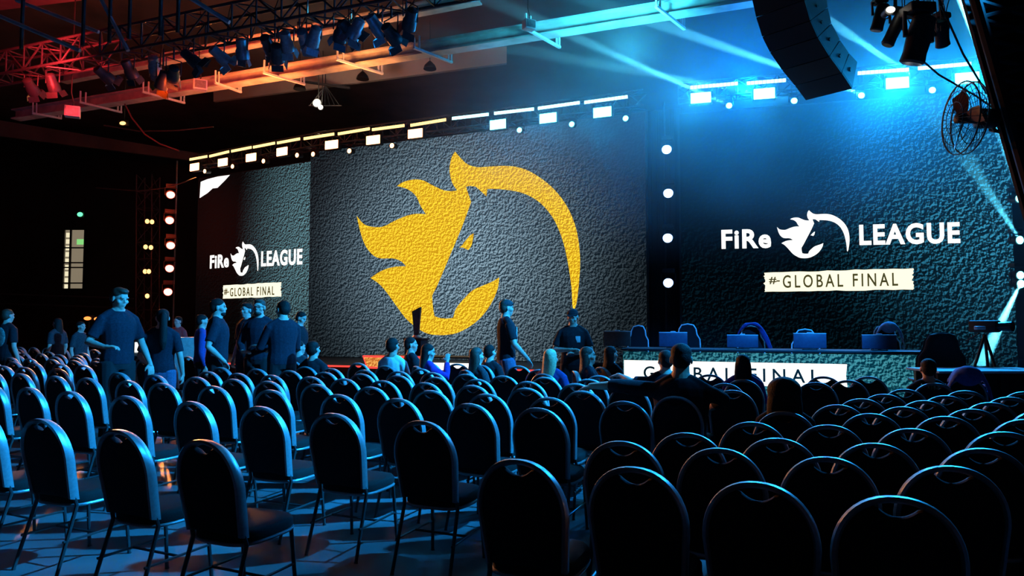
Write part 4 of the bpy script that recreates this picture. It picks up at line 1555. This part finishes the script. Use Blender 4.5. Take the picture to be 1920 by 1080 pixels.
person('man in long dark shirt seen from behind, hands held out to the left', gp(530, 9.5), D(42), H_at(563, 9.5), hair='short', top=M_navy, sleeve='long', bulk=1.12, head=(D(15), D(0)),
       arms={'L': ((-.26, .08, 1.13), (-.16, .34, 1.12), (.2, 1, .0)), 'R': ((.25, .10, 1.13), (.05, .35, 1.08), (-.4, .9, .0))})
person('red lit man in dark clothes half hidden behind the man with glasses', gp(463, 11.6), D(150), 1.86, hair='top', vox=.01)
person('dark figure standing before the left screen, right of the standing group', gp(563, 12.2), D(-100), H_at(584, 12.2), hair='short', head=(0, D(20)), vox=.01)
person('person in bright blue shirt half hidden behind the stocky man in profile', gp(379, 11.2), D(-60), 1.66, hair='short', top=M_blue, sleeve='long', vox=.01)
person('person in dark shirt with pale printed back at the far left edge', gp(14, 12.0), D(-20), H_at(579, 12.0), hair='short', hairm=M_brown, top=M_tee, vox=.01)
pp = MB().ell((0, 0, 0), (.15, .02, .17)).build('far_print', M_print)
person('person in red shirt standing far behind the woman with the ponytail', gp(334, 15.0), D(160), 1.66, hair='short', top=M_redc, vox=.012)
person('person in dark clothes standing far off, left of the man with bent forearm', gp(152, 14.0), D(-100), 1.55, hair='short', top=M_char, vox=.012)
person('thin person in dark clothes far off between the left edge and standing man', gp(108, 14.5), D(80), 1.62, hair='long', top=M_char, vox=.012)
pr_ = [o for o in COL.objects if o.get('label', '').startswith('person in dark shirt with pale printed')][0]
pp.parent = pr_
pp.name = 'shirt_print'
pp.location = (0, -.125, 1.27)
pp['label'] = 'pale blue print'
# two men before the big emblem
r, upf, aj, s = person('man in grey cap and black printed t-shirt walking right before the yellow horse', gp(949, 10.2), D(-72), H_at(561, 10.2), cap=M_char, hair='short', hairm=M_brown, stance=.12,
                       arms={'R': ((.25, .04, 1.13), (.22, .24, .93), (-.05, .6, -.8)), 'L': ((-.24, .0, 1.13), (-.22, .12, .90), (0, .3, -1))}, bottom=M_jean)
q = MB().box((0, 0, 0), (.20, .02, .26), None, .008).build('shirt_print', M_print, r)
q.location = (0, .128 * s, 1.24 * s)
r, upf, aj, s = person('man in dark polo with a badge, arms folded, right of the man in cap', gp(1074, 10.0), D(172), H_at(579, 10.0), hair='short', cap=M_tee, top=M_tee, head=(D(-10), D(18)), bulk=1.06,
                       arms={'R': ((.27, .04, 1.14), (.02, .24, 1.15), (-.9, .1, .1)), 'L': ((-.27, .04, 1.13), (-.06, .22, 1.10), (.9, .2, .1))})
q = MB().box((0, 0, 0), (.07, .012, .09), None, .004).build('badge', M_wht, r)
q.location = (-.08 * s, .128 * s, 1.30 * s)

SIT = [
    # px, depth, top py, yaw, label, kwargs
    (565, 10.7, 637, -20, 'seated man in grey shirt, left of the two sitting behind the standing group', dict(top=M_char, hair='short', head=(D(-30), 0))),
    (592, 9.4, 638, -22, 'seated man in black shirt, right of the two sitting beside the standing group', dict(hair='short')),
    (740, 9.6, 632, -25, 'man in white t-shirt seated near the red lit stage edge', dict(top=M_wht, hair='short', skin=M_skin2)),
    (776, 10.7, 631, -62, 'seated man in black t-shirt in profile below the tall trophy', dict(hair='short', head=(D(-20), 0))),
    (808, 9.4, 644, -62, 'seated long haired woman in purple top raising a hand to her face', dict(hair='long', top=M_purp, sleeve='long', head=(D(-15), D(10)),
                                                                                                   arms={'R': ((.26, .14, .82), (.08, .22, 1.02), (-.3, .2, 1)), 'L': ((-.22, .14, .78), (-.10, .33, .66), (.3, 1, -.2))})),
    (899, 8.7, 650, -55, 'seated woman with long brown hair left of the man in grey cap', dict(hair='long', hairm=M_brown, top=M_char)),
    (922, 9.7, 645, -40, 'seated dark haired person just behind the woman with long brown hair', dict(hair='short')),
    (1036, 8.1, 653, -35, 'seated woman with long blond hair between the two standing men', dict(hair='long', hairm=M_blond, top=M_blue)),
    (1108, 8.4, 649, -85, 'seated woman in profile with dark brown hair, below the man with folded arms', dict(hair='long', hairm=M_brown, top=M_navy, sleeve='long')),
    (1150, 9.2, 648, -62, 'seated person with dark bob hair left of the glowing desk banner', dict(hair='bob', top=M_tee)),
    (1246, 7.4, 655, -10, 'seated person in dark blue shirt mostly hidden behind the man with outstretched arm', dict(hair='short', top=M_navy, head=(D(20), 0),
                                                                                                                arms={'L': ((-.38, .06, .92), (-.52, .22, .98), (-.8, .5, -.2)), 'R': ((.24, .1, .8), (.1, .33, .66), (-.3, 1, -.2))})),
    (1392, 7.3, 663, -20, 'seated woman with long dark hair and purple top before the desk banner', dict(hair='long', top=M_purp)),
    (1468, 4.75, 708, -22, 'person with big bushy hair and dark jacket seated right of the centre', dict(hair='big', top=M_tee, sleeve='long', vox=.007)),
    (1735, 6.9, 671, -15, 'man with team lettering on his black shirt back, before the desk end', dict(hair='short', skin=M_skin2, sleeve='short')),
]
seat_chairs = []
for (px, d, py, yw, lb, kw) in SIT:
    zt = H_at(py, d)
    sc = max(.84, min(1.02, (zt - .46) / .81))
    hz0 = zt - .81 * sc
    P = gp(px, d)
    vx = kw.pop('vox', .009)
    rr = person(lb, P, D(yw), 1.75 * sc, sit=True, hipz=max(.40, hz0), lean=D(-4), vox=vx, **kw)
    f = Vector((-math.sin(D(yw)), math.cos(D(yw)), 0))
    seat_chairs.append((P - f * .20, D(yw), lb))
    if px == 1735:
        me = text_mesh('NiP', .01, 1.0)
        for v in me.vertices:
            v.co = (v.co.x * .11 - .10, -v.co.z * .5, v.co.y * .13)
        me.materials.clear()
        me.materials.append(mat('faded_gold_print', (0.28, 0.26, 0.16), .7, noise=.2))
        o = bpy.data.objects.new('lettering', me)
        COL.objects.link(o)
        o.parent = rr[0]
        o.location = (0.0, -.135, rr[1](0, 0, 1.36).z * rr[3])
# the big man with one arm along the chair backs
bp_ = Vector((1.40, 5.70, 0))
person('broad man in dark shirt seen from behind, arm stretched along the chair backs', bp_, D(-24), 1.75 * (H_at(643, 5.75) - .47) / .81, sit=True, hipz=.47, lean=D(2), bulk=1.16, sleeve='rolled', hair='short', vox=.006, skin=M_skin2,
       head=(D(8), D(4)), top=M_tee,
       arms={'L': ((-.47, .0, .90), (-.72, .06, .885), (-.95, .15, -.30)), 'R': ((.30, .08, .82), (.14, .34, .70), (-.3, 1, -.2))})
seat_chairs.append((Vector((1.31, 5.50, 0)), D(-24), 'broad man with the outstretched arm'))

# ------------------------------------------------------------------ chairs under the seated people
SHORT = ['left grey shirted man beside the group', 'right black shirted man beside the group', 'man in white t-shirt', 'man below the trophy', 'purple topped woman raising her hand', 'woman with long brown hair',
         'dark haired person behind the brown haired woman', 'blond woman', 'woman in profile', 'person with bob hair', 'hidden person in dark blue shirt', 'purple topped woman before the banner', 'person with bushy hair', 'man with lettered shirt', 'broad man with outstretched arm']
for (P, yw, lb), sh in zip(seat_chairs, SHORT):
    chair(P.x, P.y, yw, 'black arched banquet chair carrying the seated ' + sh, 'occupied banquet chairs')
standing = [o.location.copy() for o in COL.objects if o.name.startswith('person') and o.parent is None and not any((o.location - p).length < 0.35 for p, _, _ in seat_chairs)]
TH = math.radians(28.5)


def uv2(v, u, t=TH):
    return (v * math.sin(t) - u * math.cos(t), v * math.cos(t) + u * math.sin(t))


def fill(lst, start, stop, step):
    u = start
    while u < stop:
        lst.append(round(u, 2))
        u += step
    return lst


def free(x, y):
    if math.hypot(x + 6.9, y - 12.6) < 0.75 or math.hypot(x + 6.39, y - 13.4) < 0.75:
        return False
    if any(math.hypot(x - p.x, y - p.y) < 0.40 or math.hypot(x - p.x + 0.22 * math.sin(a), y - p.y - 0.22 * math.cos(a)) < 0.43 for p, a, _ in seat_chairs):
        return False
    return not any(math.hypot(x - p.x, y - p.y) < 0.42 or math.hypot(x + 0.12 - p.x, y + 0.22 - p.y) < 0.40 for p in standing)


ROWS = [(2.32, [3.02, 3.71, 4.55, 5.25]),
        (3.40, [2.45, 3.16, 3.87, 4.57, 5.38, 6.17, 6.85, 7.58, 8.3]),
        (4.28, [2.11, 2.66, 3.33, 3.95, 4.74, 5.50, 6.21, 6.79, 7.50, 8.08, 8.83, 9.5]),
        (4.92, [1.72, 2.33, 2.90, 3.48, 4.16, 4.80, 5.48, 6.00, 6.58, 7.27, 7.95, 8.65, 9.30, 10.05, 10.6]),
        (5.53, fill([1.49, 2.30, 2.85, 3.42, 3.98, 4.50, 5.02, 5.52, 6.08, 6.64, 7.2], 9.75, 12.6, 0.62)),
        (6.14, fill([2.10, 2.63, 3.15, 3.74, 4.27, 4.79, 5.31, 5.88, 6.46, 7.05, 7.7], 9.9, 13.6, 0.62)),
        (6.68, fill([2.22, 2.72, 3.23, 3.73, 4.23, 4.70, 5.20, 5.72, 6.28, 6.86], 10.2, 14.6, 0.62)),
        (7.20, fill([2.30, 2.80, 3.26, 3.75, 4.25, 4.73, 5.23, 5.73, 6.25, 6.78], 10.4, 15.4, 0.62)),
        (7.75, fill([2.88, 3.37, 3.82, 4.29, 4.77, 5.24, 5.74, 6.25, 6.78], 10.6, 16.2, 0.62)),
        (8.30, fill([3.46, 3.93, 4.4, 4.9, 5.4, 5.9, 6.4], 11.0, 17.2, 0.62)),
        (8.90, fill([], 11.6, 18.6, 0.62))]
for i, (v, us) in enumerate(ROWS):
    us = sorted(us, reverse=True)
    n_ = 0
    for j, u in enumerate(us):
        x, y = uv2(v + random.uniform(-0.02, 0.02), u)
        if not free(x, y):
            continue
        n_ += 1
        chair(x, y, -math.radians(23) + random.uniform(-0.05, 0.05), 'black banquet chair, %s from left in %s nearest row of main block' % (ORD[n_], ORD[i + 1]), 'banquet chairs of the main block')
RIGHT = [[(0.06, 2.97), (0.51, 2.82), (0.90, 2.57), (1.28, 2.37)],
         [(0.58, 3.42), (0.99, 3.24), (1.38, 3.04), (1.78, 2.86)],
         [(0.97, 3.68), (1.37, 3.52), (1.77, 3.38), (2.18, 3.25)],
         [(1.46, 4.08), (1.84, 3.97), (2.22, 3.84), (2.63, 3.73)],
         [(2.35, 4.46), (2.73, 4.33), (3.11, 4.20)],
         [(2.37, 4.93), (2.75, 4.82), (3.13, 4.70), (3.52, 4.62)],
         [(2.74, 5.32), (3.13, 5.20), (3.52, 5.08), (3.92, 5.0)],
         [(3.09, 5.66), (3.50, 5.55), (3.92, 5.45)],
         [(3.50, 6.08), (3.93, 5.96), (4.36, 5.87)]]
for i, r in enumerate(RIGHT):
    r = sorted([p for p in r if free(*p)], key=lambda p: p[0] / p[1])
    mx, my = sum(p[0] for p in r) / max(1, len(r)), sum(p[1] for p in r) / max(1, len(r))
    r = [(mx + (x - mx) * 1.05, my + (y - my) * 1.05) for x, y in r]
    for j, (x, y) in enumerate(r):
        chair(x, y, -math.radians(25 if i == 0 else 20) + random.uniform(-0.04, 0.04), 'black banquet chair, %s from left in %s nearest row of right block' % (ORD[j + 1], ORD[i + 1]), 'banquet chairs of the right block')
DESKC = [(1.93, 6.00), (2.07, 6.67), (2.46, 6.80), (3.00, 6.78), (3.44, 7.03), (2.17, 7.23), (2.60, 7.43), (2.25, 7.81), (3.42, 7.53), (2.75, 8.05), (3.90, 7.51)]
for j, (x, y) in enumerate(sorted([p for p in DESKC if free(*p)], key=lambda p: p[0] / p[1])):
    chair(x, y, -math.radians(22) + random.uniform(-0.05, 0.05), 'black banquet chair before the lit desk banner, %s from left of that cluster' % ORD[j + 1], 'banquet chairs before the desk')

# ------------------------------------------------------------------ player desk gear
dpl = lambda px, py, back: on_plane(px, py, dkA + deskn * back, deskn)
drz = math.atan2(deskdir.y, deskdir.x)
DT = 0.25 + dz + 0.02
M_mon = mat('monitor_shell', (0.06, 0.09, 0.16), 0.45, noise=0.15)
M_rim = mat('pale_plastic', (0.75, 0.78, 0.80), 0.35, noise=0.1)
MONS = [(1157, 622, 'brownish monitor at the left end of the player desk, half behind seated heads', 0.52), (1262, 624, 'monitor back on the player desk, left of the outstretched arm man\'s head', 0.52),
        (1392, 629, 'monitor back on the player desk above the long dark haired woman', 0.54), (1518, 626, 'monitor back in the middle of the glowing desk banner end', 0.54), (1648, 629, 'monitor back nearest the right end of the player desk', 0.54)]
for k, (px, py, lb, wd) in enumerate(MONS):
    P = dpl(px, py, 0.34)
    hh = P.z - DT - 0.03
    o = thing('monitor', lb, 'monitor', (P.x, P.y, DT), drz, 'monitors on the player desk')
    MB().box((0, 0, 0.03 + hh / 2), (wd, 0.045, hh), None, .008).build('shell', M_mon if k else mat('brown_lit_shell', (0.12, 0.07, 0.05), .5, noise=.2), o)
    MB().box((0, 0, 0.03 + hh + .006), (wd, 0.06, 0.016), None, .004).build('lit_top_edge', M_rim if k else M_steel, o)  # light along the monitor's top put into the strip's pale colour
    MB().box((0, 0.026, 0.03 + hh / 2), (wd - .03, 0.008, hh - .04)).build('screen', emat('dim_blue_screen', (0.2, 0.4, 1.0), 0.3), o, smooth=False)
    MB().box((0, -0.01, 0.03 + hh + .02), (0.09, 0.05, 0.02), None, .004).build('webcam', M_rim, o)
    sd = MB().box((0, 0.0, 0.008), (0.24, 0.18, 0.014), None, .004)
    sd.box((0, 0.0, 0.1), (0.05, 0.03, 0.18))
    sd.build('stand', M_black, o)


def gaming_chair(label, P, rz, top=1.30, wd=0.5, trim=None):
    o = thing('gaming_chair', label, 'gaming chair', P, rz, 'gaming chairs on stage')
    s = top / 1.30
    R = Matrix.Rotation(.12, 3, 'X')
    rings = []
    for z, hw in ((.46, .20), (.60, .25), (.80, .26), (.98, .25), (1.08, .19), (1.20, .17), (1.28, .13), (1.30, .08)):
        y = -.24 - (z - .46) * .14
        w_ = hw * wd / .52
        rings.append([Vector((w_ * math.copysign(abs(math.cos(a)) ** .6, math.cos(a)), y + .055 * math.copysign(abs(math.sin(a)) ** .6, math.sin(a)) + (.03 * (abs(math.cos(a)) ** 3)), z * s)) for a in [2 * PI * k / 20 for k in range(20)]])
    MB().loft(rings).build('backrest', M_uph, o)
    tr = MB()
    ed = [(sg, z, hw) for sg in (-1,) for z, hw in ((.50, .21), (.60, .25), (.80, .26), (.98, .25), (1.08, .19), (1.20, .17), (1.28, .12))]
    pts = [(-hw * wd / .52, -.19 - (z - .46) * .14, z * s) for _, z, hw in ed] + [(0, -.30, 1.305 * s)] + [(hw * wd / .52, -.19 - (z - .46) * .14, z * s) for _, z, hw in reversed(ed)]
    tr.tube(pts, .014, 6)
    tr.build('piping', trim or M_blue, o)
    MB().box((0, 0, .44 * s), (.50, .50, .10), None, .035).build('seat', M_uph, o)
    for sg in (-1, 1):
        a = MB().box((sg * .29, -.02, .66 * s), (.07, .28, .03), None, .01)
        a.tube([(sg * .29, -.05, .65 * s), (sg * .27, -.05, .45 * s)], .018, 6)
        a.build('armrest', M_black, o)
    MB().cyl((0, 0, .08), (0, 0, .42 * s), .028).build('gas_lift', M_truss, o)
    for k in range(5):
        a = 2 * PI * k / 5
        e = Vector((math.cos(a), math.sin(a), 0))
        MB().tube([e * .03 + Vector((0, 0, .11)), e * .30 + Vector((0, 0, .075))], [.03, .018], 8).build('base_arm', M_black, o)
        MB().ell(e * .30 + Vector((0, 0, .032)), (.03, .03, .032)).build('caster', M_black, o)
    return o


GC = [(1193, 611, 'gaming chair top at the left end of the player desk', 1.1, .42), (1287, 608, 'gaming chair with pale piping behind the monitor beside the dark screen gap', 1.1, .50), (1408, 612, 'gaming chair under a draped blue jacket, behind the third monitor', 1.05, .50),
      (1512, 618, 'low gaming chair behind the fourth monitor', 1.1, .5), (1664, 612, 'gaming chair under a draped hooded jacket, behind the right monitor', 1.05, .5)]
for px, py, lb, bk, wd in GC:
    P = dpl(px, py, bk)
    gaming_chair(lb, (P.x, P.y - .25 * 0, 0.25), drz + PI, P.z - .25, wd, M_rim)
Pg = at(1775, 625, 9.6)
gaming_chair('black gaming chair with its back to the hall, right of the player desk end', (Pg.x, Pg.y + .3, 0.0), -.25, Pg.z, .62, M_navy)


def drape(name, label, P, rz, wd, h, dep, m, hood=False):
    """a garment hung over a chair back: two hanging sides over a rounded ridge"""
    b = MB()
    rings = []
    n = 18
    for k in range(n):
        t = k / (n - 1)
        a = PI * t
        x = -wd / 2 * math.cos(a)
        z = h * (math.sin(a) ** .75)
        th = .035 + .012 * math.sin(t * 23)
        yy = .02 * math.sin(t * 17)
        rings.append([Vector((x * (1 + .05 * math.sin(j * 2.1)), yy + dep * math.cos(2 * PI * j / 12), z + th * math.sin(2 * PI * j / 12))) for j in range(12)])
    b.loft(rings)
    if hood:
        b.ell((0, -.03, h * .86), (.13, .12, .11), None, 16, 10)
    else:
        b.tube([(wd * .28, 0, h * .8), (wd * .45, -.05, h * .4), (wd * .62, -.08, -.06)], [.05, .055, .04], 10)
    o = remesh(b, name, m, None, .018, 3)
    o.location = P
    o.rotation_euler = (0, 0, rz)
    return tag(o, label, 'jacket')


P = dpl(1409, 607, 1.2)
drape('jacket', 'blue jacket draped over the gaming chair behind the third monitor', P - Vector((0, 0, .44)), drz, .56, .44, .10, M_blue)
P = dpl(1666, 607, 1.2)
drape('jacket', 'pale hooded jacket draped over the gaming chair behind the right monitor', P - Vector((0, 0, .46)), drz, .46, .46, .11, mat('pale_blue_cotton', (0.35, 0.45, 0.6), .9, noise=.2, nscale=30), True)
P = at(1813, 692, 7.3)
chair(P.x, P.y + .02, -D(15), 'black banquet chair under the dark blue jacket beside the dark table', 'occupied banquet chairs')
drape('jacket', 'dark blue jacket draped over a chair beside the dark table at right', Vector((P.x, P.y, .52)), -D(15), .44, P.z - .52, .10, mat('deep_blue_cotton', (0.03, 0.07, 0.30), .9, noise=.2, nscale=30), True)

# dark table at the right with a broadcast camera behind it
ta, tb = at(1760, 704, 8.6), at(1985, 690, 8.6)
tt = thing('side_table', 'dark skirted table with a lit top edge at the right edge', 'table', (ta.x, ta.y, 0), 0)
TW = tb.x - ta.x
MB().box((TW / 2, .35, .90), (TW, .72, .03), None, .006).build('tabletop', mat('lit_table_edge', (.45, .5, .55), .4, noise=.1), tt, smooth=False)  # tabletop coloured pale to carry the light on the dark table's edge
sk = MB()
for k in range(int(TW / .06)):
    sk.box((.03 + k * .06, .03 + .012 * math.sin(k * 2.3), .44), (.07, .04, .88))
sk.build('skirt', M_drape, tt, smooth=False)
for x in (.08, TW - .08):
    MB().box((x, .6, .44), (.05, .05, .88)).build('leg', M_black, tt, smooth=False)
P = at(1846, 612, 9.8)
cm = thing('broadcast_camera', 'broadcast camera on a tripod between the desk and right light column', 'camera', (P.x, P.y, 0), .5)
MB().box((0, 0, P.z), (.16, .36, .17), None, .02).build('body', M_black, cm)
MB().tube([(0, -.18, P.z), (0, -.36, P.z)], [.055, .07], 14).build('lens', M_glass, cm)
MB().box((-.22, -.05, P.z - .02), (.22, .05, .05), None, .008).build('viewfinder', M_rim, cm)
MB().tube([(.05, .1, P.z - .1), (.32, .42, P.z - .22)], .014, 6).build('pan_bar', M_black, cm)
for k in range(3):
    a = 2 * PI * k / 3 + .3
    MB().tube([(0, 0, P.z - .12), (.42 * math.cos(a), .42 * math.sin(a), 0.0)], .02, 8).build('leg', M_black, cm)

# ------------------------------------------------------------------ stage: trophy, caster desk
P = at(781, 634, 15.6)
pt = thing('plinth', 'dark plinth carrying the trophy behind the seated heads', 'plinth', (P.x, P.y, .40), -.3)
MB().box((0, 0, (P.z - .40) / 2), (.40, .40, P.z - .40), None, .01).build('column', M_black, pt)
MB().box((0, 0, P.z - .40 - .02), (.46, .46, .04), None, .008).build('top_slab', M_black, pt)
tp = at(783, 580, 15.6)
tr = thing('trophy', 'tall dark bronze trophy standing before the yellow horse\'s chin', 'trophy', (P.x, P.y, P.z), -.3)
ht = tp.z - P.z
rings = []
for k in range(12):
    t = k / 11
    hw = .055 + .045 * t
    a = .25 * math.sin(t * 3)
    rings.append([Vector((hw * (c * math.cos(a) - d_ * .5 * math.sin(a)), hw * (c * math.sin(a) + d_ * .5 * math.cos(a)), .05 + (ht - .05) * t + (.05 * c * t ** 6))) for c, d_ in ((-1, -1), (1, -1), (1, 1), (-1, 1))])
MB().loft(rings).build('shaft', mat('dark_bronze', (0.16, 0.11, 0.11), .35, .6, noise=.3, nscale=14), tr, smooth=False)
MB().tube([(0, 0, 0), (0, 0, .02), (0, 0, .05), (0, 0, .07)], [.11, .115, .085, .07], 18).build('base', mat('silver_metal', (.7, .7, .72), .3, .8, noise=.1), tr)
a0, a1 = at(682, 668, 15.2), at(884, 671, 14.4)
cdv = Vector((a1.x - a0.x, a1.y - a0.y, 0))
cw = cdv.length
cd = thing('caster_desk', 'small desk with glowing orange front behind the white t-shirt man', 'desk', (a0.x, a0.y, .40), math.atan2(cdv.y, cdv.x))
ch = a0.z - .40
m_or = rock_screen('orange_rock_video', (0.55, 0.14, 0.02), (1.0, 0.50, 0.12), (0, 0), (40, 40), 1.0, 1.0, 14, strength=1.0)
MB().prism([(0, ch * .98), (.10, ch * .35), (cw * .62, ch * .35), (cw * .62, ch)], -.02, .04).build('front_panel', m_or, cd, smooth=False)
MB().tube([(cw * .62, -.03, ch), (0, -.03, ch), (.10, -.03, ch * .35), (cw * .62, -.03, ch * .35)], .022, 6).build('edge_light', E_redstrip, cd)
MB().box((cw * .81, 0, ch * .5), (cw * .36, .05, ch * .40)).build('white_panel', emat('white_led_panel', (1, .97, .9), 1.8), cd, smooth=False)
MB().box((cw / 2, .32, ch * .99), (cw, .6, .04), None, .008).build('tabletop', M_black, cd, smooth=False)
for x in (.15, cw - .15):
    MB().box((x, .4, ch * .48), (.06, .3, ch * .96)).build('leg', M_black, cd, smooth=False)

# ------------------------------------------------------------------ odds and ends behind the standing group
P = at(350, 640, 13.4)
fcs = thing('flight_case', 'grey flight case behind the woman with the ponytail', 'case', (P.x, P.y, 0), .2)
hh = P.z + .08
MB().box((0, 0, .12 + (hh - .12) / 2), (.62, .5, hh - .12), None, .012).build('body', mat('grey_laminate', (.30, .28, .27), .6, noise=.2), fcs)
ed = MB()
for sx in (-1, 1):
    for sy in (-1, 1):
        ed.box((sx * .30, sy * .24, .12 + (hh - .12) / 2), (.035, .035, hh - .11))
ed.build('edge_profile', M_alu, fcs, smooth=False)
for sx in (-1, 1):
    for sy in (-1, 1):
        MB().cyl((sx * .24 - .02, sy * .18, .06), (sx * .24 + .02, sy * .18, .06), .06).build('caster', M_black, fcs)
P = at(259, 652, 12.6)
lp = thing('laptop', 'glowing laptop screen between the standing man and the ponytail woman', 'laptop', (P.x, P.y, P.z - .12), .1)
MB().box((0, .1, .0), (.32, .22, .018), None, .004).build('keyboard_base', M_black, lp)
MB().box((0, .21, .12), (.32, .014, .22), None, .003).build('lid', M_black, lp)
MB().box((0, .20, .12), (.29, .006, .19)).build('screen', emat('white_laptop_screen', (.9, 1, .95), 1.6), lp, smooth=False)
tbp = thing('small_table', 'small dark table under the glowing laptop', 'table', (P.x, P.y + .1, 0), .1)
MB().box((0, 0, P.z - .145), (.7, .5, .03), None, .006).build('tabletop', M_black, tbp, smooth=False)
for sx in (-1, 1):
    for sy in (-1, 1):
        MB().box((sx * .31, sy * .21, (P.z - .16) / 2), (.04, .04, P.z - .16)).build('leg', M_black, tbp, smooth=False)
